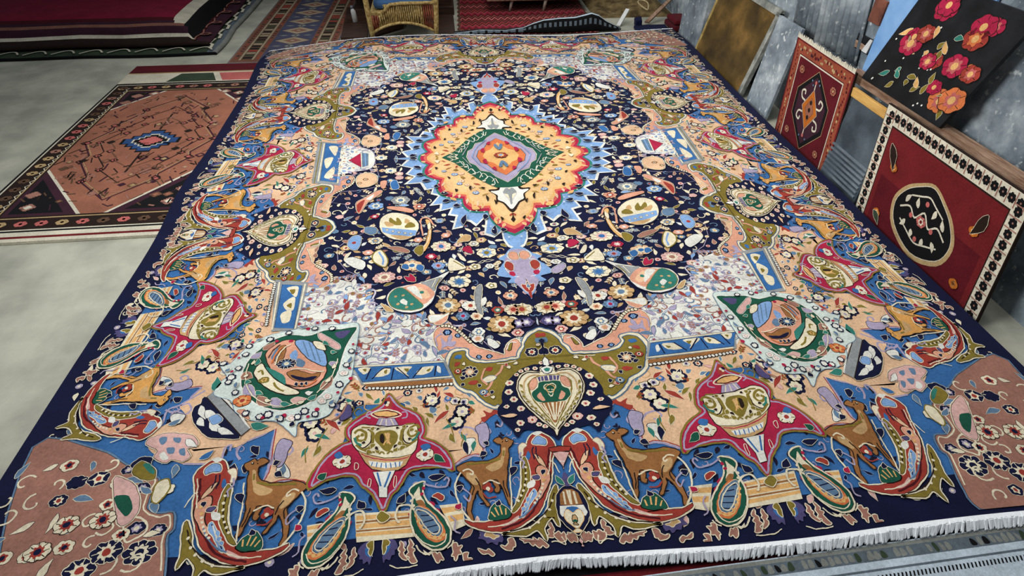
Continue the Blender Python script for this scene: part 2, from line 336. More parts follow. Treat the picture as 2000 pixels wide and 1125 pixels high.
PATTERN = '''
P heart_vase_motif bh 20
h navy cream 0|-11,725 -2,661 15,624 45,621 78,610 105,593 126,570 145,538 155,511 155,486 171,464 168,435 154,413 137,393 116,356 106,369 88,382 60,373 39,365 15,354 -4,339
mo 14 6 cream pink rust|126,557
mo 13 6 cream pink rust|131,522 117,493 103,406 97,457
mo 16 7 pink cream rust|66,414
mo 9 6 cream pink rust|38,604 64,604 85,597 100,585 142,467 114,382 31,387 48,395 15,624
h cream dark 3|-9,630 -1,604 21,607 25,587 45,593 71,593 92,577 103,548 104,517 92,483 72,450 48,419 24,392 6,371 -2,353
hg white navy 3|-13,647 -8,633 -9,613 20,601 11,583 -18,578
hg teal none 0|-16,603 11,597 5,586 -17,586
h olive none 0|-5,574 33,572 57,559 69,542 66,511 57,481 37,444 20,416 6,389 -3,381
h cream none 0|-6,571 31,569 52,555 63,540 61,511 53,484 35,449 18,421 5,394 -3,385
mf salmon mauve 2|38,561 53,559 62,540 61,522 48,526 39,540
hg purple none 0|-14,571 35,567 30,549 -13,551
ml cream 2.5|1,571 0,550
ml cream 2.5|14,569 13,549
ml cream 2.5|25,568 24,549
h green cream 2|-11,548 32,546 37,527 56,512 57,491 40,473 23,470 -8,468
ml cream 3|-2,534 9,538 19,529 13,516 2,517
ml cream 3|-3,505 6,509 6,497 -3,490
mf salmon none 0|33,509 43,493 30,476 20,480 26,494
hg brown none 0|-9,470 39,469 30,444 12,417 5,399 -7,395
ml cream 4|2,468 -2,406
ml cream 4|14,468 3,408
ml cream 4|26,468 10,417
ml cream 4|35,467 18,431
ml olive 4|88,508 63,466 37,429 15,400
mleafs olive 7|86,511 81,489 73,485 65,465 57,456 47,440 38,431 27,416
hg navy none 0|-20,726 -10,719 1,696 -5,676 -16,662
o 7 5 cream pink pink|-15,700
mleaf peach 14|112,434 162,436
ml dark 3|24,583 46,587 69,587 88,572 99,546 99,518 87,485 68,453 43,422 21,396 4,373
ml tan 4|27,573 53,576 74,560 82,535 81,509
mleafs olive 9|94,544 85,529 92,521 84,506 89,501 79,489 79,479 67,470 68,460 57,454 55,442 46,437 41,425 33,420 30,408 22,404
ml gold 3|2,533 14,524 7,502
P footed_vase_motif bh 26
h navy cream 3|-10,193 11,192 32,169 39,131 37,105 24,81 7,62 -11,54
hg rust dark 3|0,318 30,314 25,303 0,302
hg pink dark 2|-1,301 22,297 12,278 2,259 -1,248 -6,245
ml white 3|1,270 7,270
hg purple none 0|-8,237 4,233 10,214 4,192 -10,193
mleaf teal 16|8,200 26,229
hg brown none 0|-12,185 10,185 24,172 29,140 -14,137
ml cream 5|3,182 1,140
ml cream 5|13,178 15,142
hg white none 0|-14,137 30,137 35,116 30,106 -11,114
hg blue none 0|-12,134 13,132 24,119 7,113 -10,116
h cream gold 2|-13,116 14,125 24,106 11,82 -9,65 -15,62
h tan dark 2|-10,109 4,108 5,92 -7,83 -13,83
hg green none 0|-10,97 -4,96 -7,90 -11,90
hg pink dark 2|-16,48 1,47 -5,36 4,22 -20,21
P pheasant_motif bdo 22
f navy navy 3|13,325 24,348 55,368 79,356 93,330 103,329 115,308 105,291 114,279 118,239 125,199 139,165 153,137 178,118 219,107 259,107 289,117 274,101 233,83 187,76 147,87 114,106 86,127 70,153 54,186 41,214 33,245 29,274 21,298
f rust cream 5|13,325 24,348 55,368 79,356 93,330 103,329 115,308 105,291 114,279 118,239 125,199 139,165 153,137 178,118 219,107 259,107 289,117 274,101 233,83 187,76 147,87 114,106 86,127 70,153 54,186 41,214 33,245 29,274 21,298
f sky cream 4|35,343 55,356 71,346 73,332 53,330 39,326
f white none 0|42,368 58,374 70,366 57,359
f cream mauve 2|93,330 108,337 118,322 117,302 108,297 104,317
f olive cream 4|103,291 114,274 118,230 127,188 148,149 162,128 144,137 121,171 105,200 97,228 96,260
f white none 0|84,219 105,212 108,195 89,198
f blue none 0|91,310 99,292 92,281 86,296
f salmon dark 3|48,256 69,261 76,242 67,215 77,187 95,166 82,159 63,183 45,211 40,234
f peach dark 2|57,283 75,299 64,271 47,256
f sky cream 2|89,191 104,176 139,117 130,115 105,152 87,172
l navy 2.5|93,185 133,120
l white 3|96,182 115,148
f pink none 0|147,116 177,100 205,92 183,91 152,102
f purple cream 3|73,231 89,230 84,219 71,221
l cream 3|13,236 25,269 39,276 37,262
f olive cream 5|29,199 50,167 61,135 87,101 127,77 180,69 196,71 139,60 105,73 87,43 87,76 59,106 44,80 43,118 31,164
l cream 3|22,315 29,291 36,259 45,231
l maroon 5|29,315 36,285 42,256
l cream 3|91,151 119,124 153,105 192,93 231,92
l maroon 5|82,159 113,118 150,96 198,83
l slate 4|75,176 95,147 123,121 146,110
l navy 3|75,322 79,305 76,282
l navy 3|67,322 68,300 65,283
c cream 4|64,204 68,192 74,181 80,169 88,159 96,150
c gold 5|54,233 60,216
leaf navy 12|52,247 61,232
leafs sky 10|116,151 123,137 125,138 133,127 108,167 116,151
l dark 3|106,268 109,228 119,191 139,155
c cream 4|104,259 106,240 109,221 114,204 121,188 130,174 139,159
l dark 3|38,176 57,138 89,107 129,84 178,74
c cream 4|48,154 60,129 77,110 98,93 124,80
P deer_motif bdo 21
f brown dark 3|132,346 144,354 155,361 163,354 172,362 191,354 180,344 169,338 170,323 174,308 185,297 211,288 244,288 273,290 294,282 304,272 292,256 276,235 265,216 269,197 278,168 281,141 275,117 267,117 271,142 264,170 254,193 247,199 244,183 232,162 226,151 220,154 233,178 236,200 231,217 208,225 190,221 179,205 172,178 166,151 157,150 163,179 166,212 161,235 158,263 152,287 149,305 148,325 139,333
f tan none 0|156,325 166,324 170,300 187,284 220,269 202,254 177,262 167,280
f tan none 0|252,249 275,258 278,243 260,220 247,215 245,232
f brown dark 3|191,223 187,196 196,188 201,198 197,203 203,222
l cream 4|183,213 209,226 232,218
l cream 4|142,294 148,258 154,224 156,180 162,136
l cream 4|288,262 271,267 258,257 260,248 268,253
l cream 5|294,259 310,226 308,187 293,145 267,105
l rust 4|199,176 221,174 235,189
c rust 9|218,212 226,206 213,199
c cream 6|219,201
f green cream 3|166,122 174,140 188,152 201,157 212,150 222,131 224,112 197,109 177,112
l gold 4|179,121 178,140
l gold 4|189,123 193,147
l gold 4|199,122 207,145
l gold 4|209,118 218,134
leaf navy 20|131,263 150,236
leaf navy 20|292,219 299,199
leaf navy 14|206,341 223,351
l dark 2.5|162,348 166,345
c dark 4|151,349
c cream 2|150,350
l dark 3|174,222 173,200 166,173
l dark 3|240,199 242,216 253,237
l dark 3|274,230 259,209 265,186
l olive 6|175,293 206,284 243,283 276,283
l olive 5|162,318 165,300
l lilac 4|291,211 271,191 274,169 289,189
leaf navy 18|214,316 235,305
leaf navy 16|201,149 192,166
l lilac 5|112,308 118,290 107,274 113,256
P red_vase_motif bv 24
f crimson olive 5.5|6,565 -13,539 -36,512 -65,495 -94,471 -106,443 -112,415 -107,390 -135,374 -162,351 -186,317 -196,268 -172,283 -136,288 -99,290 -69,283 -55,260 -41,234 -23,215 -15,190 -6,174 7,194 21,222 38,241 59,260 74,284 98,295 136,292 169,282 199,266 201,292 185,328 161,365 129,392 107,402 120,427 118,452 96,476 71,494 46,510 25,525 15,545
ll lilac 5|5,557 -11,535 -34,507 -64,489 -89,466 -100,440 -105,415 -98,389 -130,369 -157,347 -180,314 -188,277 -136,293 -97,296 -64,290 -49,264 -36,239 -19,220 -11,193 -5,181 3,196 18,225 34,245 56,264 71,288 98,300 137,297 170,288 193,273 181,325 156,362 125,387 99,399 113,427 111,448 90,469 67,488 42,503 21,518 12,539
f rust none 0|14,542 5,551 -8,529 -1,506 14,518
c navy 8|11,531
c cream 5|5,532 9,524
f gold dark 3|46,493 29,500 10,500 -13,494 -27,485 -11,480 8,481 30,484
ll cream 4|54,492 29,505 7,506 -18,498 -38,482 -11,474 11,474 35,478
l lilac 4|54,477 68,488 61,502 50,499
l lilac 4|-39,468 -55,473 -52,489 -38,492
g lilac dark 2|30,475 -17,471 -29,446 3,445 36,453
l cream 3|19,473 25,451
l cream 3|7,471 5,447
l cream 3|-6,470 -16,447
f cream dark 3|103,436 78,455 36,448 -2,442 -51,442 -84,439 -89,400 -86,359 -72,338 -35,334 6,338 48,352 81,372 98,396
f olive none 0|34,424 8,431 -20,425 -32,401 -22,377 -3,356 20,379 35,402
f dark none 0|22,414 12,419 7,387 18,391
f tan none 0|4,418 -7,417 -6,389 0,386
l gold 4|7,422 0,399 -7,417
l gold 4|9,381 0,395 -12,379
ml olive 8|96,426 85,438 68,431 61,416 67,401 81,402 89,412 81,419
ml dark 4|59,439 48,426 46,400 54,383 69,376 82,386
ml olive 9|53,437 43,422 41,396 48,376 64,369
ml teal 7|94,412 86,394 72,385
ml olive 6|89,388 71,373 52,363 32,358
ml olive 5|78,445 62,445 50,443
mleafs olive 13|42,434 51,443 35,387 44,372 55,368 38,355 76,426 66,416 20,355 33,366
mleafs dark 9|61,393 73,392 31,377 21,364 25,438 34,434
ml olive 5|20,351 12,357 4,349
g tan dark 2|78,367 48,351 6,336 -36,331 -73,337 -58,303 -38,292 -2,293 34,304 54,327
l crimson 3|69,356 42,342 0,329 -41,325 -68,331
g white none 0|49,332 0,319 -52,318 -45,302 -2,302 40,315
l blue 3|36,327 37,313
l blue 3|23,324 23,309
l blue 3|10,321 10,305
l blue 3|-3,319 -4,303
l blue 3|-16,318 -18,301
l blue 3|-29,317 -32,301
l blue 3|-41,317 -43,302
g white dark 2|32,295 -29,291 -12,241 -13,212 7,215 11,248
l blue 5|20,291 6,247
l blue 5|-18,288 -4,243
o 26 5 cream white rust|120,337
o 26 5 cream white rust|-114,330
f blue none 0|145,359 131,369 119,354 136,347
f blue none 0|-100,360 -119,367 -130,352 -111,343
leaf green 22|180,291 158,307
leaf green 22|-141,326 -173,297
ll cream 2|41,274 35,270 34,251 41,252
ll cream 2|-29,269 -35,270 -36,241 -30,241
ll cream 2|85,328 75,326 74,309 82,310
f olive cream 2|4,168 -6,172 -17,164 -25,153 -9,141 8,156
P paisley_motif bvm 25
f crimson none 0|-72,156 -82,149 -80,135 -90,128 -88,114 -98,108 -98,93 -109,87 -112,72 -123,66 -100,98
f crimson none 0|-125,184 -142,176 -142,166 -156,156 -159,143 -168,137 -170,122 -142,151
f green cream 6|-87,200 -76,221 -90,237 -112,241 -106,219 -117,186 -142,157 -166,128 -179,96 -176,68 -160,54 -138,55 -114,72 -96,98 -86,124 -82,154
f cream none 0|-85,206 -92,218 -99,231 -105,203 -117,177 -103,177
f brown none 0|-93,189 -105,191 -120,172 -103,174
f orange none 0|-89,169 -113,173 -142,146 -161,118 -170,92 -167,74 -148,69 -128,79 -109,101 -97,127
l gold 4|-94,153 -107,116 -126,88 -147,77 -162,84
f slate cream 3|-90,168 -113,164 -142,138 -158,109 -158,92 -144,86 -125,99 -109,123
l navy 3|-98,160 -118,157
l navy 3|-106,146 -132,144
l navy 3|-113,127 -144,130
l navy 3|-123,111 -154,114
l navy 3|-135,95 -158,99
l lilac 5|-111,239 -141,225 -172,220 -182,238 -175,248 -168,240
l cream 5|-89,164 -74,180 -49,182 -40,161 -45,140 -52,136
f rust cream 2|-137,198 -149,204 -166,194 -164,181 -149,189
leaf navy 22|-42,191 -62,215
leaf navy 20|-126,255 -172,257
c gold 5|-94,148 -100,132 -108,117 -118,103 -129,91 -142,82 -155,79 -165,86
c crimson 5|-111,224 -108,208
ll cream 3|-93,160 -112,159 -139,135 -154,108 -154,96 -143,90 -128,102 -112,124
c cream 4|-80,191 -86,177 -87,200
l cream 3|-95,98 -107,80 -126,65 -148,59 -166,67 -173,87
l lilac 4|-185,135 -196,118 -193,94 -206,83
leaf crimson 18|-198,153 -213,167
P gold_bar_motif bv 13
g cream none 0|68,180 -80,167 -96,94 55,100
g gold none 0|64,172 -79,162 -81,152 62,160
g brown none 0|62,157 -82,149 -83,143 61,152
g gold none 0|62,149 -85,140 -88,126 60,136
g brown none 0|60,132 -88,124 -90,119 59,127
g gold none 0|59,124 -90,115 -93,104 58,116
g cream none 0|186,164 148,166 147,115 177,115
g gold none 0|185,159 150,162 150,152 183,149
g gold none 0|182,141 151,142 152,133 180,132
g cream none 0|-154,170 -215,169 -221,105 -188,95
g gold none 0|-159,161 -213,162 -213,149 -166,145
g gold none 0|-175,136 -216,138 -218,123 -182,120
P guard_leaf bvm 12
f purple navy 0|-12,99 -41,92 -49,73 -44,66 -43,55 -35,54 -32,43 -23,47 -16,40
f blue none 0|-13,87 -30,82 -29,68 -24,62 -15,57
f olive cream 2|-12,97 -27,92 -26,83 -21,80 -21,70 -14,61
f mauve cream 2.6|-57,87 -64,77 -62,69 -67,63 -64,56 -74,37 -62,43 -55,53 -58,59 -52,67 -56,76
f mauve cream 2.6|-78,88 -89,73 -84,67 -92,59 -87,51 -98,29 -86,28 -79,36 -81,42 -73,49 -78,56 -74,66 -80,75
l cream 3|-99,20 -79,19 -53,20 -31,30
f mauve cream 2.4|-137,43 -143,45 -148,39 -154,43 -163,23 -154,27 -150,19 -143,26
f mauve cream 2.6|-186,59 -196,61 -197,53 -208,53 -203,43 -206,33 -197,31 -192,17 -188,29 -183,32 -188,42
f mauve cream 2.4|-211,32 -223,33 -219,20 -230,16 -218,7 -211,16
g cream none 0|-114,56 -126,47 -137,48 -129,40 -117,45
l cream 4|-96,70 -105,55 -119,44 -137,50
l cream 4|-173,52 -182,57 -189,70
P guard_leaf bd 12
f purple none 0|198,70 214,76 229,85 242,83 256,86 253,75 259,65 245,61 238,49 227,51 215,43 209,51 200,49
f tan cream 2|206,67 217,69 226,77 236,80 242,71 231,68 221,60 214,64
f mauve cream 2.6|88,29 99,45 106,50 109,44 120,53 124,47 155,54 146,47 146,42 134,42 126,32 120,36 111,24 101,31 94,24
f mauve cream 2.6|172,56 181,57 186,53 186,45 194,37 206,40 197,30 181,25 177,33 171,35
f mauve cream 2.4|64,93 71,84 68,77 77,70 75,62 82,54 69,50 63,59 64,68 60,73
f mauve cream 2.4|7,56 16,63 17,57 26,63 28,56 39,57 31,47 25,35 17,40 8,36
f mauve cream 2.4|-35,55 -37,65 -45,59 -50,66 -58,60 -64,56 -60,45 -50,37 -37,41
l cream 3|45,53 42,41 43,28 60,39 76,37
f mauve cream 2.4|225,22 236,34 244,31 262,40 253,25 239,24 230,17
P peach_ground bd 8
f peach none 0|161,471 187,447 210,430 224,409 226,380 225,357 219,326 222,308 255,311 281,302 312,285 334,338 408,328 437,324 464,564 410,631 304,623 228,573
l lilac 7|165,441 180,452 209,434 226,411 227,378 225,357 219,326 222,308 255,311 281,302 312,285
l rust 3|169,447 188,455 213,439 231,415 232,377 229,356 224,330 227,314 257,316 284,308 311,291
l lilac 6|167,438 158,419 164,403 178,411
l lilac 6|225,406 206,402 198,387 207,377 220,383
l lilac 6|228,369 251,403 279,412 293,398 283,384 269,387
f rust none 0|168,454 183,465 193,454 217,465 209,446 225,438 216,423 190,442
f white navy 2|246,367 272,370 282,345 269,316 257,335
leaf navy 18|277,363 269,316
leaf teal 14|247,360 254,324
P peach_ground bo 8
f peach none 0|710,259 721,282 773,290 835,280 829,308 826,342 830,393 832,453 860,437 891,424 912,412 902,500 821,617 630,618 621,522 642,381 692,312
l lilac 7|711,264 724,286 774,294 833,280 828,310 826,342 830,393 832,453 860,437 891,424 912,412 919,386 906,363
l rust 3|711,269 727,290 775,298 828,289 824,313 821,341 826,393 829,457
l lilac 6|839,358 856,362 858,349 846,340 836,347
l lilac 6|821,341 815,384 789,399 772,387 779,371 790,380
f white navy 2|802,319 799,351 777,334 765,306 781,305
leaf slate 18|791,308 788,345
leaf navy 34|883,388 864,401
leaf navy 30|928,322 917,353
leaf navy 26|895,338 877,342
P peach_flower_motif bvm 10
s 30 navy cream lilac|-227,470
s 30 navy cream lilac|-130,525
o 12 5 blue lilac gold|-182,525
leaf rust 18|-183,478 -138,439
leaf teal 14|-209,429 -162,413
leaf olive 16|-188,395 -204,360
leaf rust 14|-200,528 -166,548
leaf olive 14|-137,459 -108,481
l olive 3|-176,451 -194,408 -198,365
P peach_spray_motif bvm 10
s 30 navy cream pink|209,434
leaf slate 24|127,500 136,470
leaf teal 14|221,390 235,359
leaf olive 14|200,361 198,387
l olive 3|222,396 227,376 220,345
f lilac navy 2|267,409 299,418 308,377 292,335 277,349 274,382
P corner_ground q 9
f peach none 0|1010,-1364 1059,-1423 1117,-1469 1092,-1507 1125,-1528 1169,-1571 1141,-1629 1049,-1675 992,-1681 956,-1678 948,-1635 924,-1637 887,-1612 832,-1587 753,-1517 821,-1423
l lilac 6|1059,-1423 1117,-1469 1093,-1467 1081,-1492 1092,-1507 1127,-1488 1129,-1514
l lilac 6|1049,-1675 992,-1681 956,-1678 954,-1640 940,-1630 938,-1647
l lilac 6|1169,-1571 1146,-1537 1147,-1485 1117,-1469
P corner_blossom_motif q 23
f pink cream 3|1164,-1584 1144,-1575 1117,-1570 1087,-1577 1050,-1588 1027,-1621 1053,-1629 1037,-1653 1051,-1668 1081,-1659 1096,-1668 1130,-1647 1128,-1625 1163,-1602
f slate none 0|1136,-1585 1118,-1582 1114,-1603 1124,-1608
f slate none 0|1098,-1588 1077,-1594 1078,-1608 1091,-1604
f slate none 0|1106,-1622 1085,-1622 1084,-1642 1099,-1637
f slate none 0|1071,-1632 1058,-1628 1051,-1652 1064,-1647
f white none 0|1118,-1643 1109,-1633 1091,-1655 1104,-1659
f white navy 2|1129,-1514 1118,-1503 1090,-1514 1098,-1539 1118,-1535
leaf white 18|1062,-1599 1026,-1627
leaf slate 18|1126,-1540 1097,-1526
leaf blue 18|1010,-1667 979,-1643
P corner_rosette_motif q 14
f mauve slate 6|1463,-1566 1287,-1602 1198,-1660 1143,-1690 1098,-1716 1102,-1757 1097,-1797 1066,-1815 1032,-1816 1019,-1857 1027,-1879 1003,-1962 1006,-2025 1105,-2105 1331,-2005
l cream 4|1195,-1669 1143,-1696 1104,-1718 1109,-1756 1103,-1799 1065,-1822 1037,-1821 1026,-1854 1034,-1876 1010,-1960
o 38 8 navy cream navy|1074,-1910
o 20 6 navy lilac cream|1129,-1736
o 20 6 navy lilac cream|1050,-1857
o 18 6 navy lilac cream|1183,-1676
o 22 6 navy lilac cream|1103,-1847
ll cream 5|1141,-1817 1106,-1820 1083,-1837 1079,-1860 1096,-1873 1117,-1879
f olive cream 3|1171,-1686 1159,-1655 1119,-1682 1107,-1710 1131,-1713
f teal none 0|1151,-1667 1138,-1663 1114,-1691 1118,-1698
f cream olive 4|1094,-1768 1095,-1727 1073,-1719 1062,-1746 1070,-1771 1080,-1784
f pink cream 4|1209,-1703 1181,-1706 1146,-1732 1118,-1785 1122,-1823 1152,-1829
f green none 0|1188,-1757 1154,-1756 1132,-1793 1143,-1812
o 36 8 navy cream rust|1192,-1941 1149,-1902
o 30 8 cream rust navy|1271,-1820 1191,-1816 1306,-1884
P corner_pedestal_motif q 24
f navy cream 3|1072,-1490 1057,-1476 1042,-1459 922,-1601 969,-1606 1007,-1597 1044,-1561 1067,-1525
leaf white 20|1055,-1483 1028,-1537
leaf white 26|1036,-1505 995,-1536
leaf white 20|1048,-1528 1026,-1561
leaf white 22|1015,-1551 965,-1586
leaf white 20|987,-1572 939,-1597
f sky white 3|1020,-1532 998,-1526 983,-1549 1004,-1558
g gray dark 3|1046,-1453 1032,-1433 900,-1582 919,-1604
l white 5|1032,-1433 1004,-1459 953,-1517 900,-1582
f tan cream 3|1019,-1426 989,-1442 960,-1486 981,-1476
leaf teal 26|1035,-1430 1035,-1373
f salmon cream 3|948,-1518 924,-1521 908,-1552 923,-1545
leaf teal 26|899,-1570 850,-1579
f purple dark 2|654,-1563 644,-1520 629,-1514 621,-1546 636,-1563
l mauve 5|678,-1568 651,-1545 638,-1502
P egg_motif q 26
f mint slate 2|637,-1162 695,-1160 773,-1160 853,-1180 920,-1199 975,-1252 1009,-1321 1039,-1323 1008,-1375 1025,-1408 1026,-1449 976,-1477 952,-1521 919,-1545 887,-1561 839,-1563 801,-1588 770,-1616 770,-1572 723,-1562 686,-1544 667,-1495 655,-1450 638,-1416 633,-1360 633,-1299 630,-1234
f green white 5|640,-1182 687,-1185 742,-1189 788,-1213 849,-1203 895,-1225 930,-1268 954,-1315 962,-1369 958,-1413 937,-1457 906,-1493 862,-1518 817,-1527 770,-1514 729,-1483 699,-1437 681,-1388 675,-1336 667,-1280 655,-1231
f purple none 0|704,-1200 658,-1192 672,-1225 691,-1227
f pink white 3|757,-1201 742,-1207 688,-1258 683,-1279 699,-1278 748,-1228
leaf mauve 34|959,-1369 929,-1397
leaf lilac 34|944,-1422 905,-1474
leaf mauve 30|900,-1475 854,-1510
leaf lilac 30|859,-1485 813,-1518
leaf pink 28|803,-1495 758,-1489
leaf mauve 28|722,-1458 693,-1396
leaf lilac 26|708,-1351 682,-1343
leaf mauve 28|919,-1270 888,-1230
leaf lilac 28|950,-1307 923,-1278
leaf white 16|766,-1471 742,-1464
f salmon dark 3|907,-1298 890,-1257 856,-1229 823,-1237 779,-1284 724,-1351 714,-1389 731,-1431 764,-1453 799,-1452 846,-1415 877,-1375
f brown dark 2|882,-1310 868,-1260 852,-1261 850,-1314 861,-1346
f slate none 0|889,-1318 882,-1276 875,-1268 873,-1320
f brown dark 2|830,-1389 799,-1382 756,-1397 730,-1389 743,-1418 778,-1425 810,-1418
f navy none 0|818,-1400 775,-1411 739,-1404 753,-1421 794,-1421
f sky dark 3|825,-1239 785,-1238 730,-1294 717,-1359 751,-1345 787,-1312
l slate 4|801,-1239 775,-1319
l slate 4|781,-1244 752,-1335
l slate 4|760,-1268 736,-1343
f cream dark 3|768,-1241 740,-1251 725,-1286 753,-1276
f sky none 0|833,-1307 817,-1282 808,-1318 817,-1351
f slate none 0|806,-1326 783,-1343 786,-1367 808,-1359
f teal none 0|896,-1357 867,-1377 838,-1402 827,-1437 856,-1414 887,-1381
o 30 10 navy slate cream|838,-1349
f cream dark 3|914,-1338 886,-1385 843,-1432 784,-1467 811,-1476 858,-1460 899,-1426 928,-1378
o 16 5 olive gold olive|894,-1413
l olive 6|864,-1427 850,-1448 828,-1463
l olive 6|918,-1376 909,-1370 900,-1390
o 26 5 orange gold rust|941,-1485
c crimson 7|657,-1388 636,-1413 723,-1529 707,-1499 813,-1548 839,-1236 793,-1176 883,-1231
s 16 navy white white|993,-1385
s 15 navy white white|858,-1542
s 14 navy white white|757,-1535
s 14 navy white white|668,-1437
s 14 navy white white|906,-1219
s 13 navy white white|1030,-1317 966,-1245
o 14 5 white pink white|712,-1499 659,-1392 699,-1483 792,-1557
leaf navy 16|790,-1585 784,-1566
leaf navy 14|1005,-1247 982,-1242
l cream 3|951,-1332 951,-1385 932,-1445 897,-1488 854,-1511 814,-1517 772,-1503
l cream 3|731,-1471 700,-1424 687,-1374 683,-1328
l dark 3|897,-1316 887,-1277 869,-1251
l cream 4|871,-1353 867,-1304 853,-1270 837,-1254
l cream 4|821,-1378 784,-1376 747,-1386 720,-1385
l orange 5|882,-1343 877,-1302 864,-1269
l orange 5|796,-1441 760,-1442 737,-1421
l dark 3|827,-1437 800,-1446 770,-1446
leafs navy 10|798,-1431 790,-1446 782,-1432 776,-1445 767,-1430 763,-1442
leafs teal 16|928,-1344 926,-1312 735,-1242 717,-1265 708,-1295 689,-1299 947,-1408 930,-1418 908,-1455 886,-1470 830,-1506 800,-1510 753,-1496 730,-1477
leafs cream 12|941,-1341 938,-1318 955,-1392 946,-1379 877,-1490 857,-1495 781,-1506 762,-1499 710,-1431 697,-1410 695,-1374 690,-1351
s 12 navy white white|969,-1287 978,-1350 996,-1406 967,-1452 921,-1533 880,-1549 821,-1559 773,-1555 725,-1547 680,-1514 654,-1359 644,-1298 715,-1182 771,-1178 851,-1194
leafs slate 12|1016,-1358 1004,-1345 971,-1411 970,-1438 836,-1555 823,-1547 690,-1514 677,-1495 650,-1352 642,-1321 949,-1221 929,-1211 822,-1165 794,-1169
c crimson 5|987,-1301 958,-1229 995,-1362 870,-1553 744,-1555 669,-1470 642,-1374 641,-1266
P divider_band_motif q 16
g gray none 0|637,-1357 337,-1366 311,-1440 603,-1436
g blue slate 3|632,-1368 345,-1376 322,-1429 600,-1424
f cream none 0|618,-1369 579,-1369 593,-1393 607,-1388
f cream none 0|565,-1405 547,-1378 519,-1376 521,-1398 545,-1406
f cream none 0|503,-1375 449,-1377 465,-1399 456,-1414 490,-1391
f cream none 0|436,-1410 416,-1386 377,-1385 386,-1405 406,-1413
f white none 0|365,-1385 354,-1394 352,-1414 364,-1408
f olive none 0|604,-1375 591,-1374 596,-1384
f olive none 0|538,-1387 527,-1380 530,-1396
f olive none 0|474,-1384 457,-1384 463,-1396
f olive none 0|401,-1398 386,-1392 392,-1404
l cream 5|631,-1363 343,-1371
l cream 5|596,-1431 315,-1434
l navy 4|579,-1371 591,-1416
l navy 4|572,-1414 543,-1377 515,-1374
l navy 4|512,-1421 507,-1377
l navy 4|497,-1376 456,-1420
l navy 4|443,-1421 416,-1384
l navy 4|373,-1424 369,-1384
P comb_motif q 17
g brown none 0|594,-1432 313,-1444 311,-1464 583,-1448
comb white 5 22|583,-1449 311,-1463
P divider_band_motif q 16
g gray none 0|959,-887 836,-917 832,-1173 911,-1173
g blue slate 3|927,-918 856,-934 843,-1165 903,-1154
f cream none 0|906,-942 869,-937 863,-995 885,-973
f cream none 0|900,-1027 869,-994 859,-1061 880,-1067
f cream none 0|897,-1083 866,-1069 862,-1124 883,-1131
f olive none 0|895,-953 874,-954 878,-979
f olive none 0|886,-1039 874,-1026 868,-1055
l cream 5|942,-903 911,-1164
l cream 5|847,-925 837,-1168
P comb_motif q 17
comb white 5 20|956,-902 933,-1142
P divider_band_motif y 16
g gray none 0|975,210 828,168 824,-233 952,-208
g blue slate 3|932,186 852,165 841,-208 915,-187
f cream none 0|915,144 869,141 876,45
f cream none 0|926,12 883,27 902,-79
f cream none 0|897,-113 868,-64 863,-166 902,-163
l cream 6|941,186 926,-194
l olive 5|956,198 940,-209
l cream 6|842,165 833,-217
P arabesque_ground q 7
f white none 0|316,-1420 617,-1416 722,-1173 665,-1113 573,-1119 497,-1140 415,-1188 385,-1218 376,-1270 338,-1353
f white none 0|622,-1209 849,-1189 848,-935 778,-917 648,-973 561,-1056 564,-1124
f white none 0|-936,-904 -895,-1157 -825,-1183 -638,-1174 -600,-1118 -598,-1002 -721,-919 -850,-880
P olive_cartouche_motif bh 12
h cream slate 4|-12,781 18,774 46,758 65,728 70,705 85,685 93,662 114,660 153,655 192,655 222,661 243,671 258,687 258,710 289,718 318,711 334,683 335,646 320,606 304,567 277,542 250,530 231,507 208,483 177,466 158,468 113,436 -14,400
h olive slate 4|-14,767 13,762 37,746 56,719 61,698 75,676 84,653 112,649 150,645 192,645 224,650 250,661 269,686 267,702 286,706 308,699 320,675 323,647 309,610 294,574 271,554 243,541 224,516 204,495 179,479 162,480 113,436 -14,400
mo 24 8 navy cream rust|39,675
mo 28 9 navy peach cream|255,617
mf blue none 0|280,687 299,690 306,677 285,674
mf rust none 0|177,627 194,628 202,618 184,612
mf rust none 0|228,576 246,582 262,572 241,564
mf slate none 0|-1,730 18,734 20,715 6,714
mf rust none 0|-16,754 -2,755 1,742 -16,738
mf rust none 0|285,659 302,660 306,645 291,650
ml salmon 8|143,632 151,608 175,583 192,549 205,537 193,517
mf cream slate 2|168,589 194,592 215,578 205,568 177,575
mf slate none 0|201,537 219,543 222,529 207,526
h navy cream 3|-20,726 -4,709 -2,690 -15,680 -13,662 -25,663
ml cream 3|94,646 127,639 162,638
ml salmon 6|202,624 213,600 215,578 198,559
mleafs navy 14|270,593 289,602 277,576 286,564 218,556 229,566 179,529 192,533
mleafs cream 12|92,638 108,630 116,624 132,619 270,655 281,648 175,509 191,512
mleafs rust 12|126,634 138,627 200,516 211,525
mo 14 6 slate cream navy|212,531
mo 13 6 rust cream navy|295,623
P salmon_arabesque_motif bd 11
f salmon cream 5|90,660 73,710 84,737 110,727 127,699 131,674 154,683 195,702 225,716 251,743 281,784 314,813 350,819 373,800 377,769 366,733 343,687 317,678 274,666 241,642 179,638 137,644
comb cream 6 12|245,738 282,787 315,816 353,823
o 18 6 navy sky slate|329,791
o 13 6 navy sky slate|292,773
o 12 6 navy sky slate|185,673 221,674
l lilac 5|348,787 371,770 365,733
f lilac none 0|299,749 336,750 353,773 349,741 350,722 334,731 311,728
f olive dark 2|102,723 116,712 118,691 108,695
l white 4|86,722 109,724 123,693
P navy_field c 9
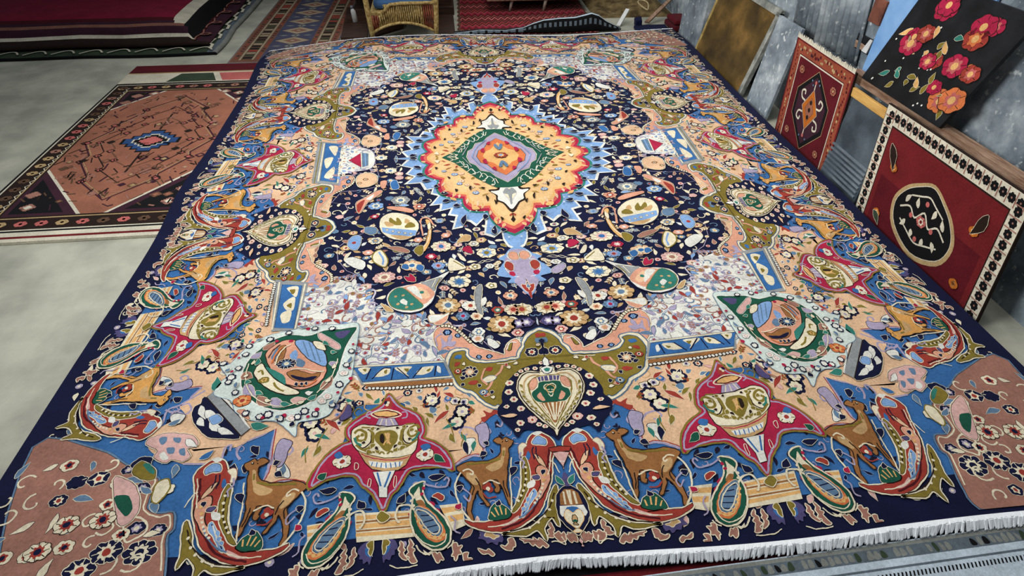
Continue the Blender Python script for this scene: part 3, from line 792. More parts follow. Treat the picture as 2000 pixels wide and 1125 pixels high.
k navy lilac 4|-669,-21 -635,-162 -643,-259 -737,-289 -804,-289 -835,-377 -775,-391 -754,-440 -774,-491 -708,-554 644,-605 722,-657 762,-714 749,-792 706,-865 657,-904 627,-965 606,-1025 603,-1073 565,-1109 485,-1140 422,-1157 393,-1193 340,-1216 303,-1214 264,-1235 223,-1266 192,-1306 161,-1350 133,-1363 111,-1323 78,-1304 23,-1319 -23,-1306
P medallion c 20
k white none 0|-571,19 -497,-13 -531,-72 -472,-96 -504,-151 -460,-178 -510,-246 -428,-239 -405,-303 -367,-293 -377,-337 -340,-355 -382,-435 -331,-426 -336,-482 -279,-463 -295,-514 -258,-526 -278,-626 -228,-612 -209,-566 -191,-576 -165,-609 -128,-553 -123,-579 -132,-674 -88,-700 -54,-661 -51,-723 -35,-773 -5,-805
k sky none 0|-559,19 -483,-14 -518,-70 -460,-93 -490,-151 -448,-172 -494,-239 -417,-229 -395,-293 -359,-282 -366,-328 -326,-347 -368,-425 -319,-418 -326,-472 -268,-453 -282,-504 -247,-516 -265,-613 -226,-599 -205,-554 -185,-562 -163,-592 -122,-529 -113,-568 -122,-663 -83,-685 -49,-642 -45,-712 -30,-760 -3,-788
ks teal none 0 1.03|-426,-2 -382,-66 -330,-216 -222,-386 -107,-494 0,-678
ks crimson none 0 1.0|-426,-2 -382,-66 -330,-216 -222,-386 -107,-494 0,-678
ks coral none 0 .955|-426,-2 -382,-66 -330,-216 -222,-386 -107,-494 0,-678
ks gold none 0 .915|-426,-2 -382,-66 -330,-216 -222,-386 -107,-494 0,-678
ks honey none 0 .875|-426,-2 -382,-66 -330,-216 -222,-386 -107,-494 0,-678
mmleafs gold 14|-352,-143 -391,-167 -398,-34 -421,-33 -283,-289 -310,-317 -257,-324 -270,-370 -171,-403 -181,-456 -129,-420 -137,-477 -71,-548 -82,-571 -39,-598 -50,-626
mmleafs peach 10|-363,-97 -384,-126 -308,-239 -320,-273 -236,-352 -241,-381 -200,-388 -205,-432 -150,-411 -159,-461 -97,-497 -101,-531 -55,-573 -66,-602
k green none 0|-309,2 -243,-56 -193,-136 -145,-214 -93,-273 -56,-307 -15,-312
k lilac cream 4|-173,15 -162,-61 -133,-87 -115,-142 -71,-161 -46,-208 -15,-262
k orange slate 4|-122,9 -107,-65 -77,-83 -53,-140 -15,-197
k gold none 0|-91,7 -74,-52 -45,-70 -9,-152
mmo 12 6 sky cream blue|-304,-137
mmo 14 6 sky cream blue|-232,-258
mmo 16 6 sky cream blue|-158,-345
mmf dark none 0|-290,-190 -275,-198 -280,-212
mmf dark none 0|-257,-304 -242,-312 -250,-332
mmf dark none 0|-188,-295 -176,-283 -179,-323
mmf dark none 0|-112,-369 -99,-397 -107,-421
mmf dark none 0|-75,-412 -62,-432 -70,-450
mmf dark none 0|-350,-98 -334,-101 -343,-121
mmf dark none 0|-54,-550 -41,-563 -48,-580
mmf dark none 0|-129,-300 -111,-302 -119,-315
mmf cream none 0|-348,-36 -323,-29 -333,-60
mml cream 4|-235,-65 -202,-51 -197,-90 -222,-104
mml cream 4|-186,-152 -160,-124 -149,-170 -173,-183
mml cream 4|-130,-215 -110,-173 -91,-204 -109,-239
mml cream 4|-272,-7 -238,7 -232,-25 -266,-32
mml cream 4|-73,-256 -56,-229 -46,-273
mml cream 3|-280,1 -249,-28 -266,-47 -244,-72
mml mint 4|-217,-42 -200,-82 -180,-84 -176,-130
mml mint 4|-161,-131 -141,-170 -124,-157 -114,-209
mml mint 4|-101,-232 -83,-205 -64,-236 -61,-279
mmo 9 5 cream mint olive|-228,-17 -190,-106 -153,-177 -110,-246 -72,-285
mml gray 5|-198,-11 -178,-60 -159,-108
mml sky 4|-148,2 -117,-88 -58,-177
mmf crimson none 0|-97,-50 -80,-35 -77,-83 -92,-74
mmf crimson none 0|-60,-132 -43,-118 -40,-156
mmf slate none 0|-9,-65 2,-66 -9,-121 -23,-112
o 34 8 rust gold sky|0,-1
mmf gold none 0|-181,-466 -159,-461 -146,-487 -174,-491
mmf gold none 0|-282,-382 -259,-390 -253,-410 -275,-402
mmf gold none 0|-86,-576 -69,-590 -73,-613
mmleafs navy 26|-481,-8 -439,-20 -460,-93 -420,-117 -448,-175 -400,-172 -417,-233 -370,-228 -359,-284 -332,-286 -326,-347 -288,-349 -319,-418 -278,-406 -268,-453 -232,-456 -224,-601 -208,-525 -122,-531 -127,-573 -83,-687 -80,-618 -49,-642 -49,-673
mmc white 4|-354,-229 -367,-284 -311,-341 -297,-381 -231,-437 -225,-475 -189,-502 -161,-504 -125,-513 -332,-258 -253,-435 -101,-628 -50,-690 -89,-652 -424,-95 -447,-32 -25,-716
P white_palmette_motif x 30
h dark none 0|3,-243 41,-254 55,-317 98,-325 67,-372 66,-419 38,-444 -2,-519
h white none 0|1,-264 34,-275 48,-332 88,-337 59,-374 58,-413 32,-436 -2,-494
h cream lilac 2|-2,-313 14,-328 28,-364 15,-395 -2,-432
h gray none 0|-3,-327 15,-315 32,-358 9,-375 5,-445 -4,-457
hg dark none 0|-2,-531 4,-556 10,-574 -1,-596
P red_pendant_motif x 24
h sky none 0|6,-773 36,-799 55,-829 85,-854 65,-873 91,-917 105,-959 74,-975 56,-983 73,-1009 37,-1019 23,-1063 7,-1088 -17,-1112
h lilac none 0|3,-796 30,-802 42,-838 61,-862 68,-914 61,-954 29,-970 46,-1001 29,-1046 5,-1084 -15,-1103
ml white 3|35,-805 48,-839 36,-869 56,-872 67,-924 41,-971 22,-979
mf salmon cream 3|9,-818 34,-816 40,-849 19,-867 3,-855
mf rust cream 3|36,-890 55,-877 67,-909 47,-937 36,-921
mf crimson none 0|37,-946 55,-943 56,-963 38,-971
h rust cream 2|-13,-994 -2,-1014 -15,-1050 -19,-1058
mf rust cream 2|6,-1034 24,-1027 15,-1062 2,-1070
h rust none 0|-16,-1059 -6,-1082 -16,-1108
h slate white 2|-14,-1013 -1,-1024 -7,-1042 -14,-1045
f lilac white 3|102,-949 129,-922 153,-914 155,-935 133,-963 109,-970
P field_pot_motif q 26
f navy navy 8|437,-559 475,-510 529,-485 575,-489 603,-525 604,-586 584,-638 548,-674 503,-688 467,-676 441,-639 430,-601
f cream dark 2|437,-559 475,-510 529,-485 575,-489 603,-525 604,-586 584,-638 548,-674 503,-688 467,-676 441,-639 430,-601
f olive none 0|450,-574 470,-559 486,-573 493,-599 460,-600 446,-591
f tan none 0|473,-547 493,-531 495,-563 478,-566
f olive none 0|512,-547 533,-519 535,-551 561,-518 565,-550 538,-576 511,-578
f tan none 0|543,-570 580,-546 586,-559 569,-587 549,-584
g sky cream 2|438,-623 594,-591 588,-626 553,-645 496,-664 445,-660
c gray 8|465,-647 490,-641 517,-633 544,-623 570,-611
c cream 4|465,-647 490,-641 517,-633 544,-623 570,-611
f tan none 0|463,-668 551,-651 517,-681 485,-683
f salmon dark 3|457,-469 498,-443 571,-430 578,-447 526,-468 467,-487
f mauve cream 3|470,-768 509,-739 561,-735 522,-764 479,-781
leaf sky 18|481,-428 529,-429
P gold_scroll_motif q 25
f gold dark 3|379,-556 400,-547 386,-612 391,-673 399,-721 417,-753 416,-782 396,-761 378,-706 372,-634
f olive cream 3|412,-735 438,-745 446,-775 424,-800 410,-780
l cream 4|384,-563 377,-623 386,-695 406,-745
l salmon 8|363,-584 383,-538 411,-530 423,-563 409,-664
f cream dark 2|379,-569 391,-589 383,-624 375,-604
P flask_motif q 27
f navy navy 6|305,-916 354,-948 398,-974 445,-989 490,-1001 533,-1016 551,-1053 546,-1091 523,-1126 483,-1147 443,-1148 409,-1129 383,-1097 368,-1046 352,-991
f white navy 2|302,-915 353,-950 404,-975 444,-994 490,-1001 533,-1016 551,-1053 546,-1091 523,-1126 483,-1147 443,-1148 409,-1129 383,-1097 368,-1046 352,-991
f gray cream 3|337,-955 397,-979 423,-990 378,-1043 362,-1003
l olive 4|345,-962 370,-1021
l cream 3|363,-966 383,-1018
f salmon none 0|425,-993 489,-1009 495,-1018 450,-1072 420,-1113 391,-1089 373,-1049
f peach none 0|426,-1017 455,-1028 438,-1070 405,-1083 392,-1061
f white none 0|446,-1010 481,-1016 455,-1053 422,-1086
c teal 9|423,-1047
f teal olive 3|499,-1013 530,-1026 544,-1057 540,-1091 519,-1121 481,-1136 444,-1137 420,-1121 451,-1077
f white none 0|478,-1096 495,-1079 504,-1094 483,-1114
c tan 6|494,-1059 521,-1061 512,-1103 461,-1111 480,-1123
f crimson cream 3|451,-946 467,-927 471,-949 488,-941 476,-972 447,-978
f tan cream 2|525,-1134 552,-1100 570,-1086 548,-1126
P field_flower_motif q 22
o 44 7 cream sky olive|130,-805
P field_flower_motif q 22
o 48 8 cream slate blue|267,-984
P field_flower_motif q 22
o 50 8 tan cream slate|323,-1121
P field_flower_motif q 22
o 52 9 tan cream rust|128,-1229
P field_flower_motif q 22
o 40 7 cream tan rust|45,-1162
P field_flower_motif q 22
o 36 7 cream salmon rust|76,-1160
P field_flower_motif q 22
o 46 9 cream pink blue|329,-744
P field_flower_motif q 22
o 44 7 peach cream blue|458,-869
f blue cream 2|409,-877 434,-864 440,-894 417,-912
f blue cream 2|472,-865 492,-857 499,-881 474,-894
P field_flower_motif q 22
o 44 9 pink cream mauve|565,-934
P field_flower_motif q 22
o 26 6 crimson pink white|375,-811
P field_flower_motif q 22
o 30 8 sky lilac rust|347,-875
P field_flower_motif q 22
o 28 8 slate sky crimson|268,-1179
P field_flower_motif q 22
o 34 6 white cream rust|236,-1127
P field_flower_motif q 22
o 28 6 salmon cream slate|76,-1084
P field_flower_motif q 22
o 28 6 purple lilac white|39,-1229
P field_flower_motif q 22
o 28 6 purple lilac white|67,-1232
P field_flower_motif q 22
o 36 7 sky cream slate|633,-421
P field_flower_motif q 22
o 46 8 gray cream slate|521,-381
P field_flower_motif q 22
o 30 8 salmon rust white|431,-438
P field_flower_motif q 22
o 20 6 crimson pink white|633,-504
P field_flower_motif q 22
o 30 6 cream slate tan|614,-684
P field_flower_motif q 22
f sky white 3|677,-651 712,-644 725,-698 703,-736 680,-728
c rust 9|701,-690
P field_flower_motif q 22
f slate cream 3|622,-589 664,-583 663,-619 634,-639 615,-624
P field_flower_motif q 22
f cream olive 5|589,-751 614,-777 612,-817 586,-853 563,-862 559,-816
l sky 8|595,-763 575,-812 574,-852
P field_flower_motif q 22
f cream navy 2|229,-893 276,-835 297,-833 304,-905 266,-909
l olive 5|239,-889 279,-847
f navy none 0|232,-796 267,-796 245,-842 222,-871
f cream none 0|224,-849 245,-803 260,-800 245,-842
P field_flower_motif q 22
f crimson none 0|196,-757 217,-749 236,-774 208,-798 191,-801
f tan cream 2|194,-677 225,-670 258,-721 229,-717 200,-712
P field_flower_motif q 22
o 24 6 cream gray white|182,-735
P field_flower_motif q 22
o 26 5 cream olive white|190,-893
P field_flower_motif q 22
o 20 6 white gray cream|128,-896
P field_flower_motif q 22
f gray cream 4|180,-1010 204,-1033 215,-1092 210,-1153 194,-1175 196,-1115 186,-1068
f white none 0|171,-1084 191,-1097 190,-1132 172,-1111
P field_flower_motif q 22
o 24 6 cream salmon brown|217,-1183
P field_flower_motif q 22
f white tan 3|318,-1159 344,-1168 395,-1169 390,-1201 362,-1200 339,-1184
f salmon cream 2|326,-1173 354,-1191 377,-1206 357,-1215 335,-1199
P field_flower_motif q 22
o 24 6 rust teal cream|134,-1157
P field_flower_motif q 22
o 22 6 pink rust cream|76,-1275
P field_flower_motif q 22
o 24 6 white slate cream|215,-1257
P field_flower_motif q 22
o 22 6 white salmon tan|220,-1288
P field_flower_motif q 22
o 20 6 pink rust cream|331,-1022
P field_flower_motif q 22
o 24 6 gray sky slate|334,-555
P field_flower_motif q 22
o 22 6 salmon pink white|306,-665 431,-691
P field_flower_motif q 22
o 22 6 salmon pink white|637,-763
P field_flower_motif q 22
f white navy 3|644,-826 694,-786 727,-801 685,-852 649,-871
f cream none 0|704,-753 725,-767 725,-806
P field_flower_motif q 22
f white navy 2|162,-1301 186,-1290 184,-1319 164,-1337 146,-1327
P field_flower_motif q 22
o 24 5 cream olive white|139,-1018
P field_flower_motif x 22
h sky white 2|-16,-1210 -1,-1235 -19,-1245
P field_flower_motif q 22
f salmon cream 3|726,-396 691,-354 631,-293 615,-313 674,-387 703,-477
f rust none 0|721,-409 690,-367 695,-423 707,-470
f white none 0|683,-361 650,-324 661,-369
P field_flower_motif q 22
o 34 7 cream white slate|581,-118
P field_flower_motif q 22
f blue white 2|576,-232 550,-206 532,-275 562,-287
f salmon none 0|626,-216 596,-211 600,-272 619,-271
P field_flower_motif y 22
o 34 7 cream white slate|634,13
P field_flower_motif q 22
f peach cream 5|744,-168 702,-135 658,-151 646,-215 684,-254 729,-252
o 14 6 brown cream navy|701,-192
o 12 6 brown cream navy|728,-225
P red_triangle_motif y 16
f white lilac 4|897,149 768,132 691,88 667,-1 682,-84 750,-111 870,-118
g crimson cream 3|803,-6 748,66 734,-75
g slate cream 3|740,70 706,59 699,-61 726,-75
l sky 5|723,64 713,-68'''

# ------------------------------------------------------------------ the big carpet
L2, W2 = 2040.0, 1500.0
CTRL = np.array([[float(q) for q in w.split(',')] for w in TPS.split(';')]) / 1000.0
CS, CD = CTRL[:, :2], CTRL[:, 2:]
def tker(r): return np.where(r > 1e-9, r * r * np.log(r + 1e-12), 0.0)
_n = len(CS); _K = tker(np.linalg.norm(CS[:, None] - CS[None], axis=-1)) + 0.02 * np.eye(_n); _P = np.c_[np.ones(_n), CS]
_W = np.linalg.solve(np.block([[_K, _P], [_P.T, np.zeros((3, 3))]]), np.r_[CD, np.zeros((3, 2))])
def rug_xy(p):
    """hand-knotted carpets are never true: the drawn rectangle -> the carpet as it lies"""
    return p + tker(np.linalg.norm(p[:, None] - CS[None], axis=-1)) @ _W[:-3] + np.c_[np.ones(len(p)), p] @ _W[-3:]
BASE_DZ, OP_DZ = 0.00022, 0.00002
def wobble(p):
    """uneven knot rows: edges wander by a knot or so"""
    x, y = p[:, 0], p[:, 1]
    return p + np.c_[0.7 * np.sin(.21 * y + .11 * x) + .35 * np.sin(.53 * y - .27 * x + 1.0), 0.7 * np.sin(.19 * x - .13 * y) + .35 * np.sin(.48 * x + .31 * y + 2.0)]

rug = empty('persian_rug', (0, 0, 0))
tag(rug, 'huge navy-edged Persian carpet with central orange medallion, deer, birds and vases, spread across the floor', 'rug')

def bottom(s=1, end=-1, off=0.0, ks=1.0):
    """border frame on a short end: local (along, depth)"""
    def fn(p):
        return np.c_[s * (p[:, 0] * ks + off), end * (L2 - p[:, 1])]
    return fn, (s * (-end) < 0)
def side(sd, v0, dr, ks):
    def fn(p):
        return np.c_[sd * (W2 - (32 + 0.866 * p[:, 1])), v0 + dr * ks * p[:, 0]]
    return fn, (sd * dr < 0)
HV, RV = 573.0, 1085.0
def instances(sym):
    out = []
    if sym == 'c': return [(lambda p: p, False)]
    if sym == 'q':
        return [((lambda p, a=a, b=b: p * (a, b)), a * b < 0) for a in (1, -1) for b in (1, -1)]
    if sym == 'x': return [((lambda p, b=b: p * (1, b)), b < 0) for b in (1, -1)]
    if sym == 'y': return [((lambda p, a=a: p * (a, 1)), a < 0) for a in (1, -1)]
    if sym == 'bh':
        for e in (-1, 1): out.append(bottom(1, e))
        for sd in (-1, 1):
            for v in (-1, 1): out.append(side(sd, v * HV, -v, 1.06))
        return out
    if sym in ('bd', 'bdo'):
        for e in (-1, 1):
            for s in (-1, 1): out.append(bottom(s, e))
        for sd in (-1, 1):
            for v in (-1, 1):
                out.append(side(sd, v * HV, -v, 1.12)); out.append(side(sd, v * HV, v, 1.0))
    if sym in ('bo', 'bdo'):
        mir = sym == 'bdo'     # traced on the inner side: mirror about the red vase axis
        for e in (-1, 1):
            for s in (-1, 1):
                fn, fl = bottom(s, e)
                out.append(((lambda p, fn=fn: fn(p * (-1, 1) + (1020, 0))), not fl) if mir else (fn, fl))
        for sd in (-1, 1):
            for v in (-1, 1):
                fn, fl = side(sd, v * HV, v, 1.0)
                out.append(((lambda p, fn=fn: fn(p * (-1, 1) + (1020, 0))), not fl) if mir else (fn, fl))
    if sym in ('bv', 'bvm'):
        for m in ((1, -1) if sym == 'bvm' else (1,)):
            for e in (-1, 1):
                for s in (-1, 1):
                    fn, fl = bottom(s, e); out.append(((lambda p, fn=fn, m=m: fn(p * (m, 1) + (510, 0))), fl ^ (m < 0)))
            for sd in (-1, 1):
                for v in (0, RV, -RV):
                    fn, fl = side(sd, v, 1, 1.05); out.append(((lambda p, fn=fn, m=m: fn(p * (m, 1))), fl ^ (m < 0)))
    return out

def put(name, weave, zbase, fn=lambda p: p, flip=False, parent=None, cyc=0):
    def place(v, h):
        xy = rug_xy(np.clip(wobble(fn(v)), (-1488, -2026), (1488, 2026)) / 1000.0)
        return np.c_[xy, zbase * BASE_DZ + h * OP_DZ]
    return weave.build(name, place, parent or rug, flip, cyc)

# ground: thick foundation slab with the navy selvedge
def outline(w, l, n=60):
    a = np.linspace(-1, 1, n)
    return np.r_[np.c_[w * a, np.full(n, -l)], np.c_[np.full(n, w), l * a][1:], np.c_[-w * a, np.full(n, l)][1:], np.c_[np.full(n, -w), -l * a][1:-1]]
ol = outline(W2, L2); pts = rug_xy(ol / 1000.0); nn = len(pts)
tr = tessellate_polygon([[Vector((x, y, 0)) for x, y in pts]])
gv = [(x, y, 0.0) for x, y in pts] + [(x, y, -0.016) for x, y in pts]
gf = [tuple(t) for t in tr] + [(i, nn + i, nn + (i + 1) % nn, (i + 1) % nn) for i in range(nn)]
ground = mesh_obj('pile_ground', gv, gf, MATLIST[MATIDX['navy']], rug)
md = ground.data
bmx = bmesh.new(); bmx.from_mesh(md); bmesh.ops.recalc_face_normals(bmx, faces=bmx.faces); bmx.to_mesh(md); bmx.free()

def ring(col, w0, l0, w1, l1, name, z):
    w = Weave(); a = outline(w0, l0); b = outline(w1, l1); n = len(a)
    w._add(np.r_[a, b], [t for i in range(n) for t in ((i, (i + 1) % n, n + (i + 1) % n), (i, n + (i + 1) % n, n + i))], col, 0)
    return put(name, w, z)
ring('blue', W2 - 118, L2 - 112, W2 - 600, L2 - 640, 'blue_border', 2)

PARTS = parse(PATTERN)
for name, sym, z, ops in PARTS:
    w = Weave()
    for head, p in ops: w.op(head, p)
    for piece in w.split():
        for fn, fl in instances(sym):
            o = put(name, piece, z, fn, fl)
            if name == 'deer_motif' and abs(fn(np.zeros((1, 2)))[0, 0]) > 1200:      # the long sides carry fawn deer
                for k_, m_ in enumerate(o.data.materials):
                    if m_.name == 'wool_brown': o.data.materials[k_] = MATLIST[MATIDX['fawn']]
# inner peach ring between border scenes and the divider bands
ring('peach', W2 - 500, L2 - 530, W2 - 660, L2 - 690, 'peach_border', 6)

# small filler vines, leaves and buds woven between the motifs (too many to count)
rnd = random.Random(5)
def inside(p, poly):
    x, y = p; c = False; n = len(poly); j = n - 1
    for i in range(n):
        xi, yi = poly[i]; xj, yj = poly[j]
        if (yi > y) != (yj > y) and x < (xj - xi) * (y - yi) / (yj - yi) + xi: c = not c
        j = i
    return c
FIELD = [(abs(a), abs(b)) for a, b in [o for n_, s_, z_, o in PARTS if n_ == 'navy_field'][0][0][1]]
FIELD = [(FIELD[0][0], 0)] + FIELD + [(0, FIELD[-1][1]), (0, 0)]
SOW = [(700, 0), (660, 250), (840, 330), (840, 420), (760, 560), (850, 640), (850, 780), (760, 920), (640, 980), (600, 1080), (420, 1170), (300, 1230), (220, 1300), (100, 1330), (0, 1320), (0, 0)]
SKY = [(abs(a), abs(b)) for a, b in [o for n_, s_, z_, o in PARTS if n_ == 'medallion'][0][0][1]] + [(0, 0)]
def filler(n, region, kinds, seed, size=1.0, gap=34.0):
    r = random.Random(seed); w = Weave(); k = 0; pts = {}; tries = 0
    while k < n and tries < n * 40:
        tries += 1; p = region(r)
        if p is None: continue
        gx, gy = int(p[0] // gap), int(p[1] // gap)
        if any((q[0] - p[0]) ** 2 + (q[1] - p[1]) ** 2 < gap * gap for i in (-1, 0, 1) for j in (-1, 0, 1) for q in pts.get((gx + i, gy + j), ())): continue
        pts.setdefault((gx, gy), []).append(p)
        k += 1; a = r.uniform(0, 6.28); kd = r.choice(kinds); L = r.uniform(26, 50) * size
        p = (p[0] - L * .5 * math.cos(a), p[1] - L * .5 * math.sin(a)); q = (p[0] + L * math.cos(a), p[1] + L * math.sin(a)); c = ((p[0] + q[0]) / 2, (p[1] + q[1]) / 2)
        if kd[0] == 'leaf': w.leaf(p, q, kd[1], r.uniform(12, 19) * size, kd[2])
        elif kd[0] == 'bud': w.disc(c, r.uniform(9, 13) * size, kd[1], 8); w.disc(c, 5 * size, kd[2], 6)
        elif kd[0] == 'flower': w.rosette(c, r.uniform(15, 24) * size, r.choice([5, 6, 7]), kd[1], kd[2], kd[3])
        elif kd[0] == 'sprig':
            w.line([p, q], kd[1], 3 * size)
            for t_ in (.3, .6, .9):
                for sg in (-1, 1):
                    b_ = (p[0] + (q[0] - p[0]) * t_, p[1] + (q[1] - p[1]) * t_); an = a + sg * .9
                    w.leaf(b_, (b_[0] + 15 * size * math.cos(an), b_[1] + 15 * size * math.sin(an)), kd[2], 7 * size, kd[1])
        elif kd[0] == 'scroll':
            t = np.linspace(-1, 1, 17); an = a + t * 2.4; ca, sa = math.cos(a), math.sin(a)
            lx = L * (.9 * t - .25 * np.sin(3 * t)); ly = L * .5 * np.sin(math.pi * t)
            P_ = np.c_[c[0] + lx * ca - ly * sa, c[1] + lx * sa + ly * ca]
            w.line(P_, kd[1], 7); w.line(P_, 'white', 2.4)
            for i_ in (0, 16): w.disc(P_[i_], 9, kd[1], 8); w.disc(P_[i_], 5, kd[2], 8)
            w.leaf(P_[8], P_[8] + np.array((-sa, ca)) * L * .5, kd[2], 16, kd[1])
        elif kd[0] == 'curl':
            t = np.linspace(0, 1, 12); rr = L * .55 * (1 - .75 * t); an = a + t * 4.6
            w.line(np.c_[c[0] + rr * np.cos(an), c[1] + rr * np.sin(an)], kd[1], 4.2 * size)
    return w
def field_region(r):
    p = (r.uniform(0, 860), r.uniform(0, 1400))
    return p if inside(p, SOW) and not inside((p[0] * .96, p[1] * .96), SKY) else None
w = filler(1200, field_region, [('flower', 'cream', 'slate', 'rust'), ('flower', 'tan', 'cream', 'rust'), ('flower', 'pink', 'cream', 'mauve'), ('flower', 'slate', 'cream', 'gold'), ('sprig', 'cream', 'slate'), ('sprig', 'tan', 'cream'), ('leaf', 'cream', 'dark'), ('leaf', 'cream', 'dark'), ('leaf', 'slate', 'cream'), ('leaf', 'tan', 'cream'), ('leaf', 'mauve', 'cream'), ('bud', 'pink', 'rust'),
    ('bud', 'cream', 'gold'), ('curl', 'cream'), ('curl', 'tan'), ('curl', 'slate'), ('leaf', 'white', 'slate'), ('leaf', 'olive', 'cream')], 11, gap=36)
for fn, fl in instances('q'): tag(put('field_vine', w, 9.15, fn, fl, None, 9), kind='stuff')
def arab_region(r):
    p = (r.uniform(300, 860), r.uniform(900, 1370))
    if inside(p, FIELD): return None
    if p[0] > 640 and p[1] > 1170: return None
    return p
w = filler(1100, arab_region, [('curl', 'lilac'), ('curl', 'lilac'), ('curl', 'mauve'), ('leaf', 'lilac', 'slate'), ('leaf', 'sky', 'slate'), ('leaf', 'rust', 'slate'), ('bud', 'mauve', 'olive'),
    ('leaf', 'white', 'lilac'), ('leaf', 'slate', 'lilac'), ('curl', 'slate'), ('sprig', 'lilac', 'mauve'), ('flower', 'white', 'lilac', 'rust')], 12, size=1.0, gap=30)
for fn, fl in instances('q'): tag(put('arabesque_vine', w, 10.5, fn, fl, None, 12), kind='stuff')
w = filler(90, arab_region, [('scroll', 'lilac', 'mauve'), ('scroll', 'lilac', 'slate'), ('scroll', 'mauve', 'sky'), ('scroll', 'slate', 'rust')], 32, size=1.5, gap=58)
for fn, fl in instances('q'): tag(put('arabesque_scroll', w, 10.0, fn, fl, None, 12), kind='stuff')
GOLDC = [(abs(a) * .80, abs(b) * .80) for a, b in [o for n_, s_, z_, o in PARTS if n_ == 'medallion'][0][3][1]] + [(0, 0)]
GREENC = [(abs(a), abs(b)) for h_, p_ in [o for n_, s_, z_, o in PARTS if n_ == 'medallion'][0] if h_[:2] == ['k', 'green'] for a, b in p_]
GREENC = [(GREENC[0][0], 0)] + GREENC + [(0, 0)]
LILC = [(a * .60, b * .72) for a, b in GREENC]
def gold_region(r):
    p = (r.uniform(0, 420), r.uniform(0, 620)); q = (p[0] * .94, p[1] * .94)
    return p if inside(p, GOLDC) and not inside(q, GREENC) and not (p[0] < 110 and 240 < p[1] < 480) else None
def green_region(r):
    p = (r.uniform(0, 320), r.uniform(0, 330))
    return p if inside((p[0] * 1.06, p[1] * 1.06), GREENC) and not inside(p, LILC) else None
w = filler(80, gold_region, [('leaf', 'brown', 'gold'), ('leaf', 'olive', 'gold'), ('leaf', 'rust', 'gold'), ('flower', 'sky', 'cream', 'blue'), ('curl', 'tan'), ('sprig', 'brown', 'olive'), ('flower', 'peach', 'cream', 'rust')], 33, size=.75, gap=33)
for fn, fl in instances('q'): tag(put('medallion_vine', w, 28.6, fn, fl, None, 12), kind='stuff')
w = filler(60, green_region, [('curl', 'mint'), ('leaf', 'cream', 'green'), ('leaf', 'teal', 'cream'), ('flower', 'cream', 'gray', 'olive'), ('curl', 'cream')], 34, size=.7, gap=24)
for fn, fl in instances('q'): tag(put('medallion_vine', w, 28.6, fn, fl, None, 12), kind='stuff')
def mid_region(r):
    p = (r.uniform(655, 860), r.uniform(0, 190))
    return None if p[0] < 790 and p[1] < 75 else p
w = filler(90, mid_region, [('curl', 'slate'), ('leaf', 'sky', 'slate'), ('sprig', 'lilac', 'mauve'), ('curl', 'lilac'), ('leaf', 'lilac', 'slate'), ('leaf', 'pink', 'mauve'), ('bud', 'cream', 'rust')], 13, size=.8, gap=22)
for fn, fl in instances('q'): tag(put('arabesque_vine', w, 18, fn, fl, None, 12), kind='stuff')
def peach_region(r):
    s = r.uniform(180, 900); return (s, r.uniform(440, 600))
def peach_op(seed, x0, x1, y0, y1, n, kinds, size=.8):
    return filler(n, lambda r: (r.uniform(x0, x1), r.uniform(y0, y1)), kinds, seed, size=size, gap=27)
PK = [('leaf', 'olive', 'cream'), ('leaf', 'teal', 'cream'), ('leaf', 'rust', 'cream'), ('leaf', 'slate', 'cream'), ('curl', 'olive'), ('bud', 'lilac', 'blue'), ('leaf', 'pink', 'mauve'), ('curl', 'tan'), ('sprig', 'olive', 'rust'), ('flower', 'cream', 'lilac', 'navy'), ('flower', 'navy', 'cream', 'rust')]
w = peach_op(21, 250, 505, 440, 600, 70, PK)
for fn, fl in instances('bd'): tag(put('peach_vine', w, 9.5, fn, fl, None, 12), kind='stuff')
w = peach_op(22, 520, 780, 440, 600, 70, PK)
for fn, fl in instances('bo'): tag(put('peach_vine', w, 9.5, fn, fl, None, 12), kind='stuff')
BK = [('leaf', 'navy', 'navy'), ('leaf', 'navy', 'navy'), ('leaf', 'navy', 'sky'), ('curl', 'lilac'), ('sprig', 'navy', 'navy')]
w = peach_op(23, 120, 500, 140, 420, 60, BK, .62)
for fn, fl in instances('bd'): tag(put('border_sprig', w, 6.5, fn, fl, None, 12), kind='stuff')
w = peach_op(24, 530, 960, 140, 420, 70, BK, .62)
for fn, fl in instances('bo'): tag(put('border_sprig', w, 6.5, fn, fl, None, 12), kind='stuff')
GK = [('leaf', 'mauve', 'cream'), ('leaf', 'pink', 'cream'), ('curl', 'cream'), ('leaf', 'cream', 'navy'), ('bud', 'lilac', 'cream'), ('leaf', 'slate', 'cream')]
w = filler(60, lambda r: (r.uniform(-1430, 1430), r.uniform(68, 112)), GK, 25, size=.9)
for e in (-1, 1): fn, fl = bottom(1, e); tag(put('guard_vine', w, 5, fn, fl, None, 12), kind='stuff')
w = filler(150, lambda r: (r.uniform(-1950, 1950), r.uniform(58, 105)), GK, 26, size=.9)
for sd in (-1, 1):
    tag(put('guard_vine', w, 5, (lambda p, sd=sd: np.c_[sd * (W2 - p[:, 1]), p[:, 0]]), sd < 0, None, 12), kind='stuff')

w = filler(110, lambda r: (r.uniform(1060, 1470), r.uniform(1640, 2000)), [('flower', 'navy', 'cream', 'rust'), ('flower', 'cream', 'rust', 'navy'), ('leaf', 'cream', 'navy'), ('leaf', 'slate', 'cream'), ('curl', 'cream')], 27, size=1.15, gap=46)
for fn, fl in instances('q'): tag(put('corner_flower', w, 16, (lambda p, fn=fn: fn(p * (1, -1))), not fl, None, 12), kind='stuff')

